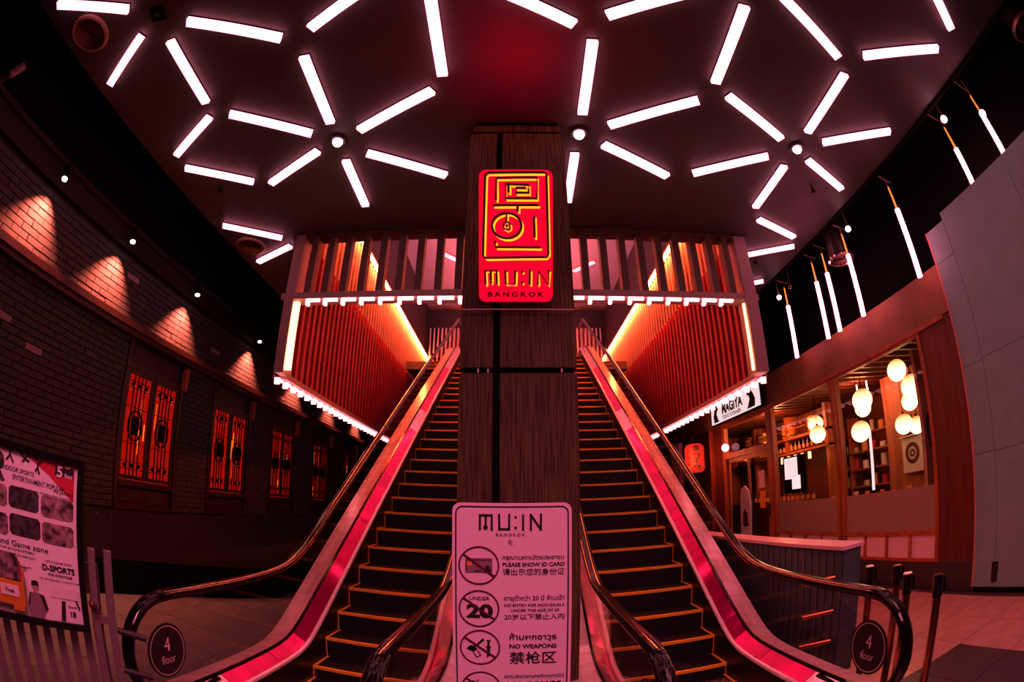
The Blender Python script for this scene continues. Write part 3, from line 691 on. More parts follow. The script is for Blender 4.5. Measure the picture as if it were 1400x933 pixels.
text('lettering', '1 X 60\n5 F', stk, 'print_red', (2.00, 2.62, .2985), (.0, -1, .0), (1, 0, -.25), .2, .08, bold=.02)
# ================================================================== FRONT SIGN BOARD
YS = 1.70
fb = thing('notice_board', 'pink lit upright notice board with entry rules standing before the pillar', 'sign board', (0, YS, 0))
BWd, BT, BB = .412, 1.637, .50
MB().plate((-.206, YS + .012, BB), RX, (0, 0, 1), rrect(BWd, BT - BB, .028), .012).build('board', 'poster_white', fb)
MB().box((-.03, YS + .02, .04), (.03, YS + .05, 1.3)).box((-.22, YS - .12, .0), (.22, YS + .2, .03)).build('stand', 'metal_dark', fb)
# black outline as a flat printed loop
mb_ = MB(); o1 = rrect(.392, BT - BB - .022, .026); o2 = rrect(.382, BT - BB - .032, .021)
vs_ = [Vector((-.196 + a, YS - .0015, BB + .011 + b)) for a, b in o1] + [Vector((-.191 + a, YS - .0015, BB + .016 + b)) for a, b in o2]; n_ = len(o1)
mb_.add(vs_, [(i, (i + 1) % n_, n_ + (i + 1) % n_, n_ + i) for i in range(n_)]).build('border', 'print_black', fb)
PXS = .412 / 161.0
def bp(px, py): return Vector(((px - 700.5) * PXS, YS, 1.65 + 1.7 * math.tan(math.radians(18.7) - 2 * math.asin((py - 466.5) / 1334))))
UZ = (0, 0, 1)
def stroke(mb, pts, w_, y_=YS - .002):
    for p, q_ in zip(pts, pts[1:]):
        p = Vector((p[0], y_, p[1])); q_ = Vector((q_[0], y_, q_[1])); d = (q_ - p).normalized(); mb.obox((p + q_) / 2, d, Vector((0, 1, 0)).cross(d) * -1, (q_ - p).length / 2 + w_ / 2, w_ / 2, .0006)
lg = MB()
def LP(x, y): v = bp(x, y); return (v.x, v.z)
def Z6(x, y): return LP(620 + x / 7.467, 690 + y / 7.467)
for s_ in ([(280, 255), (280, 112), (398, 112), (398, 258)], [(338, 112), (338, 230)], [(472, 108), (474, 252), (572, 252), (574, 108)], [(712, 112), (712, 258)], [(790, 258), (790, 108), (888, 255), (892, 105)]):
    stroke(lg, [Z6(*p) for p in s_], .0075)
for (x, y) in ((637, 130), (637, 238)): p = Z6(x, y); lg.obox((p[0], YS - .002, p[1]), RX, UZ, .004, .004, .0006)
p = Z6(336, 238)
for k in range(12):
    a, b = 2 * PI * k / 12, 2 * PI * (k + 1) / 12; stroke(lg, [(p[0] + .006 * math.cos(a), p[1] + .006 * math.sin(a)), (p[0] + .006 * math.cos(b), p[1] + .006 * math.sin(b))], .003)
lg.build('logo', 'print_black', fb)
def tb(body, x0, x1, y0, y1, m_='print_black', bold=.012, nm='lettering'):
    a, b = bp(x0, y0), bp(x1, y1); c = (a + b) / 2
    return text(nm, body, fb, m_, (c.x, YS - .0005, c.z), RX, UZ, abs(b.x - a.x), abs(a.z - b.z), bold=bold)
tb('B A N G K O K', 679, 718, 729.5, 733.5)
tb('무인', 695.5, 701, 738, 746)
tb('กรุณาแสดงบัตรประชาชน', 688, 770, 759, 767.5); tb('PLEASE SHOW ID CARD', 688, 771, 769.5, 775, bold=.03); tb('请出示您的身份证', 688, 771, 777.5, 787, bold=.008)
tb('อายุต่ำกว่า 20 ปี ห้ามเข้า', 690, 771, 814, 823.5); tb('NO ENTRY FOR INDIVIDUALS', 690, 771, 826, 830, bold=.02); tb('UNDER THE AGE OF 20', 699, 764, 833, 837, bold=.02); tb('20岁以下禁止入内', 690, 771, 839.5, 848, bold=.008)
tb('ห้ามพกอาวุธ', 697, 761, 866, 878, bold=.02); tb('NO WEAPONS', 697, 761, 881, 887, bold=.035); tb('禁枪区', 697, 761, 891, 908, bold=.014)
tb('เขตปลอดยาเสพติดทุกชนิด', 690, 772, 922, 929); tb('NO DRUGS', 694, 768, 932, 941, bold=.035); tb('禁毒区', 697, 761, 946, 960, bold=.03)
tb('UNDER', 643, 670.5, 816.5, 821.5, bold=.01); tb('20', 639, 675, 826.5, 846, bold=.045)
def ban(cx_, cy_):
    c = bp(cx_, cy_); r0, r1 = .0650, .0705; vs_ = []; fs_ = []
    for k in range(48):
        a = 2 * PI * k / 48
        for rr in (r0, r1): vs_.append((c.x + rr * math.cos(a), YS - .003, c.z + rr * math.sin(a)))
    for k in range(48): fs_.append((2 * k, 2 * k + 1, (2 * k + 3) % 96, (2 * k + 2) % 96))
    m_ = MB().add(vs_, fs_); d = Vector((.8, 0, -.6)); m_.obox((c.x, YS - .003, c.z), d, Vector((.6, 0, .8)), .067, .0037, .0006)
    m_.build('ban_ring', 'print_maroon', fb, label='dark red prohibition ring')
    return c
c = ban(656, 774)
MB().obox((c.x, YS - .0012, c.z), RX, UZ, .047, .027, .0005).build('id_card_print', 'print_grey', fb)
MB().obox((c.x - .032, YS - .0022, c.z + .006), RX, UZ, .009, .007, .0004).build('card_chip', 'print_orange', fb)
MB().lathe((c.x + .030, YS - .0022, c.z - .007), [(.001, -.0004), (.008, -.0004), (.008, .0004), (.001, .0004)], 12, 'Y').obox((c.x + .03, YS - .0022, c.z - .019), RX, UZ, .012, .006, .0004).obox((c.x - .004, YS - .0022, c.z - .02), RX, UZ, .014, .002, .0004).obox((c.x + .0, YS - .0022, c.z + .02), RX, UZ, .04, .0012, .0004).obox((c.x - .044, YS - .0022, c.z), RX, UZ, .0012, .02, .0004).build('card_portrait', 'print_black', fb)
c = ban(656, 833)
c = ban(657, 886)
def pol(mb, pts): mb.plate((c.x, YS - .0010, c.z), RX, UZ, pts, .0012)
g_ = MB(); pol(g_, [(.010, .038), (.016, .030), (-.028, -.012), (-.040, -.004), (-.036, .008), (-.018, .006)]); g_.plate((c.x, YS - .0010, c.z), RX, UZ, [(-.048, -.006), (-.036, .006), (-.010, -.004), (-.014, -.014), (-.034, -.014)], .0012)
for a, b in (((-.026, -.016), (-.012, -.040)), ((-.012, -.040), (.002, -.032)), ((.002, -.032), (-.008, -.012))): stroke(g_, [(c.x + a[0], c.z + a[1]), (c.x + b[0], c.z + b[1])], .003)
g_.plate((c.x, YS - .0010, c.z), RX, UZ, [(.022, .030), (.038, .030), (.034, .022), (.034, .006), (.040, .002), (.035, -.002), (.035, -.030), (.024, -.042), (.024, -.002), (.019, .002), (.025, .006), (.026, .022)], .0012)
g_.build('weapon_print', 'print_black', fb)
c = ban(658, 941)
g_ = MB(); stroke(g_, [(c.x - .03, c.z + .03), (c.x + .03, c.z - .01)], .003); stroke(g_, [(c.x - .01, c.z + .035), (c.x - .02, c.z + .02)], .003); g_.build('syringe_print', 'print_black', fb)
# ================================================================== LEFT: POSTER STAND AND BARRIER
R2 = Vector((.555, .832, 0)).normalized(); N2 = R2.cross(Vector((0, 0, 1))); PR = Vector((-1.872, 1.50, 0))
def Q(u, z, d=0): return PR + R2 * u + Vector((0, 0, z)) + N2 * d
ps = thing('poster_frame', 'black framed pink sports poster hung on the slatted barrier at the left', 'poster', tuple(Q(-.4, .79)))
FW = .80
for (u0, u1, z0, z1) in ((-FW, 0, .79, .825), (-FW, 0, 1.565, 1.60), (-.035, 0, .825, 1.565), (-FW, -FW + .035, .825, 1.565)):
    MB().obox(Q((u0 + u1) / 2, (z0 + z1) / 2, 0), R2, UZ, (u1 - u0) / 2, (z1 - z0) / 2, .014).build('frame', 'black_gloss', ps)
sheet = MB().obox(Q(-FW / 2, 1.195, -.002), R2, UZ, FW / 2 - .03, .375, .003).build('sheet', 'poster_white', ps)
def W_(px, py):   # photo-traced position on the sheet in frame coordinates
    u = (px - 117) / 238.0; f = px / 116.0; top = 605 + 27 * f; bot = 847 + 17 * f; return u, 1.60 - (py - top) / (bot - top) * .81
def pt(body, x0, y0, x1, y1, h_, m_='print_black', bold=.01, shear=0):
    a, b = W_(x0, y0), W_(x1, y1); c = Q((a[0] + b[0]) / 2, (a[1] + b[1]) / 2, .0018); text('lettering', body, sheet, m_, c, R2, UZ, b[0] - a[0], h_, bold=bold, shear=shear)
def pr(x0, y0, x1, y1, m_, nm, d=.0022, h_=None):
    a, b = W_(x0, y0), W_(x1, y1); return MB().obox(Q((a[0] + b[0]) / 2, (a[1] + b[1]) / 2, d), R2, UZ, (b[0] - a[0]) / 2, abs(a[1] - b[1]) / 2, .0006).build(nm, m_, sheet)
u0, z0 = W_(105, 642)
MB().plate(Q(0, 0, .0008), R2, UZ, [(u0, 1.562), (u0, 1.40), (u0 - .14, 1.50), (u0 - .27, 1.562)], .0006).build('red_band', 'print_red', sheet)
pr(80, 638, 104, 655, 'print_black', 'floor_tag'); 
a = W_(86, 646); text('lettering', '5', sheet, 'poster_white', Q(a[0], a[1], .003), R2, UZ, .030, .052, bold=.03); a = W_(97, 643); text('lettering', 'th', sheet, 'poster_white', Q(a[0] - .005, a[1] + .012, .003), R2, UZ, .026, .024, bold=.02); a = W_(98, 655); text('lettering', 'floor', sheet, 'poster_white', Q(a[0] - .001, a[1] + .010, .003), R2, UZ, .044, .022, bold=.02)
pt('INDOOR SPORTS', 10, 640, 53, 653, .020); pt('ENTERTAINMENT POPULAR', 25, 655, 93, 669, .022); pt('IN JAPAN', 79, 671, 104, 678, .020); pt('TIME 10:00-22:00  SHOPPING MALL THONGLOR', 36, 667, 104, 685, .009)
for cx_, cy_, ps_ in ((20, 630, [[(0, .04), (.0, .0), (-.03, -.04)], [(0, 0), (.03, -.045)], [(-.02, .03), (.02, .03)], [(0, .03), (.006, .055)]]), (40, 635, [[(-.04, .03), (0, .0), (.035, -.01)], [(0, 0), (-.02, -.02)], [(.0, .0), (.015, .025)]]), (58, 645, [[(0, .04), (-.005, 0), (.01, -.04)], [(0, .02), (.03, .045)], [(-.005, 0), (-.02, -.03)], [(-.02, .06), (-.01, .04)]])):
    g_ = MB(); a = W_(cx_, cy_); a = (a[0], a[1] + .012)
    for s_ in ps_:
        for p, q_ in zip([(.72 * u, .72 * v) for u, v in s_], [(.72 * u, .72 * v) for u, v in s_[1:]]): g_.bar(Q(a[0] + p[0], a[1] + p[1], .003), Q(a[0] + q_[0], a[1] + q_[1], .003), .001, .009, up=N2.cross(Vector((q_[0] - p[0], 0, q_[1] - p[1]))) if False else (N2.cross(R2 * (q_[0] - p[0]) + Vector((0, 0, q_[1] - p[1])))))
    g_.build('athlete_silhouette', 'print_black', sheet)
a = W_(3, 634)
g_ = MB().plate(Q(a[0], a[1], .001), R2, UZ, [(.042 * math.cos(k * PI / 10), .045 * math.sin(k * PI / 10)) for k in range(20)], .001); g_.plate(Q(a[0], a[1], .001), R2, UZ, [(-.01, -.04), (.03, -.09), (.05, -.08), (.015, -.03)], .001); g_.build('racket_print', 'photo_dark', sheet)
PH = [(-14, 662, 18, 693), (20, 669, 60, 698), (63, 682, 105, 707), (-14, 700, 19, 730), (21, 706, 62, 733), (64, 716, 105, 742)]
for i, (x0, y0, x1, y1) in enumerate(PH):
    a, b = W_(x0, y0), W_(x1, y1); w2, h2 = (b[0] - a[0]) / 2, .048; c = Q((a[0] + b[0]) / 2, (W_(x0, y0)[1] + W_(x1, y1)[1]) / 2, .0015); ch = .014
    MB().plate(c, R2, UZ, [(-w2 + ch, -h2), (w2 - ch, -h2), (w2, -h2 + ch), (w2, h2 - ch), (w2 - ch, h2), (-w2 + ch, h2), (-w2, h2 - ch), (-w2, -h2 + ch)], .0008).build('photo_print', 'photo_mid' if i in (0, 2, 3, 5) else 'photo_dark', sheet)
pt('Sports and Game zone', -26, 733, 71, 752, .034); 
for k, (x1, s_) in enumerate(((54, 'SPORTS CAN BE PLAYED EXTREMELY'), (54, 'FROM ADULTS TO CHILDREN SUCH'), (30, 'AS FUTSAL TENNIS'), (48, 'AND MORE SPORTS FACILITY'))): pt(s_, -4, 746 + 7 * k, x1, 754 + 7 * k, .011)
pt("LET'S HAVE FUN", 66, 764, 100, 769, .012); pt('D-SPORTS', 62, 772, 104, 779, .030, bold=.04); pt('FOR EVERYONE', 69, 783, 100, 786, .013, bold=.02); pt('TEL: 094-000-0000   D-SPORTSTHAI', 57, 788, 110, 795, .009)
pt('D-SPORTS', 15, 770, 40, 780, .022, bold=.03)
# two printed players, a price card
a = W_(50, 800); MB().plate(Q(a[0], a[1], .001), R2, UZ, [(.021 * math.cos(k * PI / 8), .027 * math.sin(k * PI / 8)) for k in range(16)], .001).build('player_face', 'print_skin', sheet)
MB().plate(Q(a[0], a[1], .0022), R2, UZ, [(-.022, .006), (.022, .006), (.018, .026), (0, .032), (-.018, .026)], .001).build('player_cap', 'print_black', sheet)
MB().plate(Q(a[0], a[1], .001), R2, UZ, [(-.035, -.03), (.0, -.025), (.045, -.035), (.062, -.10), (.04, -.13), (.03, -.16), (-.045, -.16), (-.05, -.09)], .001).build('player_shirt', 'print_grey', sheet)
MB().plate(Q(a[0], a[1], .0022), R2, UZ, [(.022, -.03), (.045, -.035), (.062, -.10), (.045, -.11)], .001).build('player_sleeve', 'print_black', sheet)
MB().plate(Q(a[0], a[1], .0022), R2, UZ, [(-.035, -.03), (-.028, -.03), (-.04, -.09), (-.05, -.09)], .001).build('player_sleeve', 'print_black', sheet)
pr(70, 800, 106, 819, 'white_paint', 'price_card', d=.004); pt('MON-FRI        10.00-16.00', 73, 801, 104, 806, .008); pt('SAT-SUN        10.00-22.00', 73, 810, 106, 816, .008)
MB().plate(Q(0, 0, .001), R2, UZ, [(-.19, .83), (-.185, .93), (-.13, .95), (-.10, .93), (-.07, .95), (-.045, .92), (-.038, .83)], .001).build('player_shirt', 'poster_white', sheet)
MB().plate(Q(0, 0, .003), R2, UZ, [(-.155, .83), (-.14, .93), (-.12, .93), (-.13, .83)], .0008).plate(Q(0, 0, .003), R2, UZ, [(-.07, .95), (-.06, .95), (-.042, .90), (-.05, .89)], .0008).build('player_sleeve', 'print_black', sheet)
text('lettering', 'Sports', sheet, 'print_black', Q(-.085, .905, .003), R2, UZ, .045, .014, bold=.03); text('lettering', '18', sheet, 'print_black', Q(-.085, .87, .003), R2, UZ, .03, .032, bold=.04)
# leaflet holder
lh = thing('leaflet_holder', 'orange plastic leaflet holder with a Free card fixed on the poster', 'leaflet holder', tuple(Q(-.42, .90)))
MB().obox(Q(-.44, .935, .035), R2, UZ, .095, .055, .004).obox(Q(-.347, .96, .018), R2, UZ, .004, .085, .018).obox(Q(-.44, .882, .02), R2, UZ, .095, .006, .018).obox(Q(-.385, .867, .028), R2, UZ, .03, .012, .012).build('tray', 'orange_plastic', lh)
MB().obox(Q(-.425, .945, .040), R2, UZ, .052, .026, .002).build('card', 'white_paint', lh); text('lettering', 'Free', lh, 'print_black', Q(-.425, .945, .041), R2, UZ, .048, .022, bold=.02, depth=.002)
for k in range(3): tag(MB().obox(Q(-.43 - .01 * k, 1.03 + .012 * k, .012 + .007 * k), R2 + Vector((0, 0, -.12 + .08 * k)), UZ, .075, .06, .0015).build('leaflet', 'photo_mid' if k else 'print_red'), ['folded red leaflet behind the others in the orange holder', 'printed leaflet in the middle of the orange holder', 'front printed leaflet in the orange holder'][k], 'leaflet', group='leaflets in the orange holder')
# barrier behind it
lb = thing('slatted_barrier', 'grey slatted metal barrier at the left carrying the poster', 'barrier', tuple(Q(-.3, 0, -.06)))
slat = MB().obox((0, 0, .57), R2, UZ, .022, .53, .008).mesh('slat', 'metal_grey')
for i in range(20): inst('slat', slat, lb, tuple(Q(-1.42 + .078 * i, 0, -.075)))
for u in (.045, .135): MB().obox(Q(u, .60, -.05), R2, UZ, .020, .60, .02).build('post', 'metal_grey', lb)
MB().obox(Q(-.62, 1.10, -.08), R2, UZ, .70, .02, .015).obox(Q(-.62, .08, -.08), R2, UZ, .70, .02, .015).obox(Q(.09, .85, -.05), R2, UZ, .06, .02, .018).build('rail', 'metal_grey', lb)
for z in (.80, .58, .36):
    MB().cyl(Q(.14, z, -.05), Q(.31, z - .03, -.02), .018, 12).build('rod', 'metal_dark', lb, smooth=True)
MB().sphere(Q(.03, .93, -.01), .022, 10, 8).build('knob', 'print_maroon', lb)
# ================================================================== RIGHT: PANELLED BARRIER AND STANCHIONS
rb = thing('panelled_barrier', 'dark ribbed barrier with a pink cap between the right escalator and the shop', 'barrier', (2.52, 3.0, 0))
MB().box((2.44, 3.0, 0), (2.60, 7.2, 1.04)).build('body', 'barrier_panel', rb)
rib = MB().box((-.012, -.045, 0), (.0, .045, 1.03)).mesh('panel', 'barrier_panel')
for i in range(38): inst('panel', rib, rb, (2.44, 3.06 + .11 * i, 0))
MB().box((2.41, 2.97, 1.045), (2.64, 7.2, 1.075)).build('cap', 'barrier_cap', rb)
MB().box((2.43, 2.985, 0), (2.61, 3.0, 1.04)).build('end_panel', 'barrier_panel', rb)
for y in (3.35, 3.56): 
    MB().box((2.421, y, .05), (2.428, y + .006, 1.0)).build('wire', 'metal_grey', rb)
for z in (.80, .52, .26): MB().cyl((2.20, 3.22, z), (2.43, 3.1, z + .02), .026, 12).build('rod', 'brass', rb, smooth=True)
for i, (x, y, lab) in enumerate(((2.39, 2.62, 'farthest of the four dark belt posts, nearest the panelled barrier'), (2.45, 2.38, 'second belt post from the panelled barrier, leaning close to a third'), (2.29, 2.12, 'third belt post from the panelled barrier, just behind the handrail curve'), (2.29, 1.84, 'nearest dark belt post, at the far right of the four'))):
    t = thing('belt_post', lab, 'stanchion', (x, y, 0), group='four dark belt posts by the right escalator')
    MB().cyl((x, y, .02), (x, y, .82), .028, 16).build('pole', 'brass', t, smooth=True)
    MB().lathe((x, y, 0), [(.11, 0), (.11, .012), (.05, .03), (.028, .05)], 28).build('foot', 'metal_dark', t, smooth=True)
    hd = MB().cyl((x, y, .82), (x, y, .945), .034, 16).build('head', 'black_gloss', t, smooth=True)
    MB().cyl((x, y, .945), (x, y, .952), .030, 16).build('cap', 'deflector' if i in (0, 2) else 'brass', hd)
    MB().box((x + .025, y - .02, .835), (x + .058, y + .02, .925)).build('belt_cassette', 'black', hd)
tag(MB().box((3.0, 4.35, .78), (3.3, 4.43, .83)).box((3.1, 4.37, .0), (3.14, 4.41, .78)).build('grab_bar', 'metal_dark'), 'short dark rail end showing beside the panelled barrier', 'rail')
# ================================================================== RIGHT: SHOP FRONT
MB_ = MB().box((WR, 3.2, 3.12), (WR + .3, 16.8, 3.68))
structure('wall_right', MB_, 'fascia', 'brown fascia above the restaurant windows', 'wall')
structure('wall_right.001', MB().box((WR + .55, -6, 3.3), (WR + .7, 16.8, 6.6)).box((WR + .02, 3.2, 3.60), (WR + .55, 16.8, 3.67)).box((WR + .55, -6, 0), (WR + .7, 3.1, 3.3)), 'void', 'dark wall above the restaurant fascia behind the hanging tubes', 'wall')
structure('trim_4', MB().box((WR - .03, 3.4, 3.07), (WR + .1, 10.3, 3.12)), 'shop_wood', 'thin wooden strip above the restaurant windows', 'trim')
structure('wall_right.002', MB().box((WR - .01, 3.26, .34), (WR + .28, 3.88, 3.10)), 'shop_wood_dark', 'dark red wooden wall piece between the window and the plywood hoarding', 'wall')
structure('baseboard_right', MB().box((WR - .015, 3.24, 0), (WR + .28, 8.0, .34)).box((WR - .015, 10.3, 0), (WR + .28, 12.0, .34)), 'base_stone', 'dark stone base under the restaurant windows', 'plinth')
def shop_window(name, y0, y1, lab, subs):
    wd = thing(name, lab, 'window', (WR, y0, .34), kind='structure'); X0, X1 = WR - .02, WR + .07
    m_ = MB()
    for (a, b, c_, d_) in ((y0, y0 + .06, .34, 3.08), (y1 - .06, y1, .34, 3.08), (y0 + .06, y1 - .06, .34, .38), (y0 + .06, y1 - .06, .68, .73), (y0 + .06, y1 - .06, 3.03, 3.08)): m_.box((X0, a, c_), (X1, b, d_))
    m_.build('window_frame', 'shop_wood', wd)
    MB().box((WR + .02, y0 + .06, 1.27), (WR + .028, y1 - .06, 3.03)).build('pane', 'shop_glass', wd)
    MB().box((WR + .02, y0 + .06, .73), (WR + .028, y1 - .06, 1.27)).build('frosted_pane', 'frosted', wd, label='frosted lower pane')
    w2 = (y1 - y0 - .12) / subs
    for k in range(subs):
        a = y0 + .06 + w2 * k
        MB().box((WR + .01, a + .02, .38), (WR + .04, a + w2 - .02, .68)).build('lower_panel', 'white_paint', wd)
        if k: MB().box((X0, a - .02, .38), (X1, a + .02, .68)).build('mullion', 'shop_wood', wd)
shop_window('window_6', 3.88, 5.92, 'near restaurant window with hanging globes behind it', 4)
shop_window('window_7', 5.98, 8.02, 'far restaurant window with casks and bottles on shelves behind it', 4)
# door bay
dr = thing('door_1', 'wooden sliding entrance of the restaurant under the white shop sign', 'door', (WR, 8.05, 0), kind='structure')
X0, X1 = WR - .02, WR + .08
MB().box((X0, 8.05, 0), (X1, 8.2, 3.08)).box((X0, 10.2, 0), (X1, 10.34, 3.08)).box((X0, 8.2, 2.30), (X1, 10.2, 2.42)).box((X0, 8.2, 3.0), (X1, 10.2, 3.08)).build('door_frame', 'shop_wood', dr)
MB().box((WR + .03, 8.2, 2.42), (WR + .036, 10.2, 3.0)).build('transom_pane', 'shop_glass', dr)
for (a, b, xx) in ((8.2, 9.15, WR), (9.15, 10.2, WR + .04)):
    lf = MB().box((xx, a, .05), (xx + .035, a + .08, 2.3)).box((xx, b - .08, .05), (xx + .035, b, 2.3)).box((xx, a + .08, .05), (xx + .035, b - .08, .55)).box((xx, a + .08, 2.2), (xx + .035, b - .08, 2.3)).build('door_leaf', 'shop_wood', dr)
    MB().box((xx + .012, a + .08, .55), (xx + .018, b - .08, 2.2)).build('pane', 'shop_glass', lf)
    MB().box((xx - .02, a + .03, 1.0), (xx, a + .05, 1.25)).build('handle', 'black', lf)
# beyond the door: panelled bay with posts
fb2 = thing('wall_right.003', 'red timber bay beyond the restaurant entrance', 'wall', (WR, 10.34, 0), kind='structure')
MB().box((WR + .06, 10.34, 0), (WR + .12, 16.8, 3.12)).build('panel', 'shop_wood_dark', fb2)
for y in (11.0, 12.3, 13.6): MB().box((WR - .02, y, 0), (WR + .06, y + .1, 3.1)).build('post', 'shop_wood', fb2)
# white shop sign
sg = thing('shop_sign', 'white lit shop sign with black figures hanging above the restaurant door', 'sign', (WR - .2, 8.05, 3.1))
RS = Vector((0, -1, 0)); sx = WR - .16
MB().box((sx, 8.03, 3.10), (sx + .1, 10.55, 3.62)).build('frame', 'black', sg)
MB().box((sx - .012, 8.07, 3.13), (sx, 10.50, 3.59)).build('panel', 'sign_panel', sg)
text('lettering', 'MAGIYA', sg, 'print_maroon', (sx - .012, 9.35, 3.40), RS, UZ, 1.05, .24, bold=.05, depth=.002); text('lettering', 'TOKYO GYOKAIEN', sg, 'print_maroon', (sx - .012, 9.4, 3.21), RS, UZ, .95, .09, bold=.03, depth=.002)
text('lettering', '魚介', sg, 'print_black', (sx - .012, 8.22, 3.52), RS, UZ, .2, .09, bold=.04, depth=.002); text('lettering', '干物', sg, 'print_black', (sx - .012, 10.36, 3.52), RS, UZ, .18, .07, bold=.04, depth=.002)
for cy_, f in ((8.45, 1), (10.22, -.8)):
    MB().plate((sx - .0125, cy_, 3.16), RS, UZ, [(f * a * .8, b) for a, b in ((-.22, .0), (.20, .0), (.24, .14), (.14, .27), (.04, .34), (-.02, .40), (-.12, .36), (-.2, .27), (-.10, .25), (-.05, .18), (-.12, .10))][::1 if f > 0 else -1], .002).build('figure_print', 'print_black', sg)
# red paper lantern
ln = thing('paper_lantern', 'red paper lantern with black characters hanging beyond the entrance', 'lantern', (4.4, 11.2, 2.0))
MB().lathe((4.4, 11.2, 2.45), [(.13, -.36), (.2, -.33)] + [(.24 + .012 * (k % 2), -.27 + .054 * k) for k in range(11)] + [(.2, .33), (.13, .36)], 24).build('shade', 'lantern_red', ln, smooth=True)
MB().cyl((4.4, 11.2, 2.80), (4.4, 11.2, 2.86), .14, 20).build('lantern_cap', 'black', ln); MB().cyl((4.4, 11.2, 2.04), (4.4, 11.2, 2.10), .14, 20).build('lantern_foot', 'black', ln)
MB().cyl((4.4, 11.2, 2.86), (4.4, 11.2, 3.05), .008, 6).box((4.38, 11.19, 3.03), (4.8, 11.21, 3.05)).build('hanger', 'black', ln)
vd = Vector((-4.4, -11.2, 0)).normalized(); rd = Vector((0, 0, 1)).cross(vd)
for k, ch in enumerate('魚介干物'): text('lettering', ch, ln, 'print_black', Vector((4.4, 11.2, 2.68 - .155 * k)) + vd * .285 + rd * .05, rd, UZ, .20, .155, bold=.03, depth=.004)
for k, ch in enumerate('ひもの'): text('lettering', ch, ln, 'print_black', Vector((4.4, 11.2, 2.62 - .15 * k)) + vd * .25 - rd * .17, (rd - vd * .8), UZ, .08, .11, bold=.03, depth=.03)
l_ = lamp('lantern_bulb', 'POINT', (4.1, 10.7, 2.4), 30, (1, .15, .05), shadow_soft_size=.15)
tag(MB().sphere((4.95 - .25, 10.0, 2.55), .09, 16, 10).build('wall_lamp', 'pink_lamp', None, smooth=True), 'pink glowing ball lamp on the post left of the entrance', 'lamp')
tag(MB().box((4.5, 12.6, 0), (4.6, 13.3, 3.0)).build('banner', 'white_paint'), 'tall white banner beyond the lantern behind the handrail', 'banner')
tb2 = thing('welcome_stand', 'pink white cut-out stand before the restaurant entrance', 'stand', (4.5, 8.6, 0))
MB().plate((4.5, 8.9, 0), RS, UZ, [(0, 0), (.42, 0), (.42, 1.35), (.36, 1.55), (.2, 1.65), (.05, 1.6), (0, 1.4)], .03).build('panel', 'white_paint', tb2)
MB().plate((4.467, 8.9, 0), RS, UZ, [(.12, .85), (.34, .85), (.3, 1.1), (.2, 1.2), (.12, 1.1)], .004).build('cut_out', 'shop_wood_dark', tb2)
# interior of the restaurant
structure('floor.002', MB().box((WR + .28, 3.3, 0), (8.2, 16.8, .02)), 'shop_wall', 'floor inside the restaurant', 'floor')
structure('wall_right.004', MB().box((7.9, 3.3, 0), (8.1, 16.8, 3.3)).box((WR + .28, 3.3, 0), (7.9, 3.42, 3.3)), 'shop_wall', 'red brown back wall inside the restaurant', 'wall')
ic = thing('ceiling.003', 'dark slatted wooden ceiling inside the restaurant', 'ceiling', (6.3, 3.4, 3.2), kind='structure')
MB().box((WR + .3, 3.4, 3.24), (7.9, 16.8, 3.3)).build('ceiling_board', 'shop_wood_dark', ic)
bm_ = MB().box((WR + .3, -.03, 3.15), (7.9, .03, 3.24)).mesh('slat', 'shop_wood_dark')
for i in range(40): o = inst('slat', bm_, ic, (0, 3.6 + .3 * i, 0)); o.location = Vector((0, 3.6 + .3 * i, 0)) - Vector((6.3, 3.4, 3.2))
# globes
GL = [(5.6, 5.17, 2.95, .165, 'highest globe lamp, at the right end of the near window'), (5.6, 4.90, 2.64, .175, 'large globe lamp just below the highest one'), (6.3, 5.47, 2.72, .16, 'small globe lamp partly behind the large one at the right'),
      (5.9, 5.25, 2.49, .15, 'globe lamp below the overlapping pair at the right'), (5.6, 6.13, 2.73, .185, 'large globe lamp in the middle of the near window, upper of the pair'), (6.0, 6.58, 2.67, .16, 'globe lamp overlapped from above in the middle of the near window'),
      (5.6, 6.27, 2.24, .175, 'globe lamp alone below the middle pair'), (5.6, 5.18, 2.15, .15, 'lower globe lamp at the right, left of the last one'), (6.1, 5.33, 2.12, .14, 'lowest right globe lamp cut by the pale panel'),
      (5.6, 7.62, 2.62, .155, 'upper globe lamp in the far window'), (5.5, 7.45, 2.40, .16, 'lower globe lamp in the far window')]
for x, y, z, r, lab in GL:
    t = thing('globe_lamp', lab, 'pendant lamp', (x, y, z), group='glowing paper globe lamps in the restaurant')
    MB().sphere((x, y, z), r, 28, 16).build('shade', 'globe', t, smooth=True)
    MB().cyl((x, y, z + r - .005), (x, y, 3.15), .006, 6).cyl((x, y, z + r - .01), (x, y, z + r + .03), .022, 10).build('cord', 'black', t)
for (x, y, z, lab) in ((6.2, 6.6, 3.0, 'tiny white spot lamp above the middle globes'), (6.2, 6.9, 2.92, 'tiny white spot lamp left of and below the other'), (6.2, 5.75, 3.05, 'tiny white spot lamp left of the highest globe')):
    tag(MB().sphere((x, y, z), .028, 10, 6).cyl((x, y, z + .02), (x, y, 3.16), .015, 8).build('mini_spot', 'lamp_white', None), lab, 'lamp')
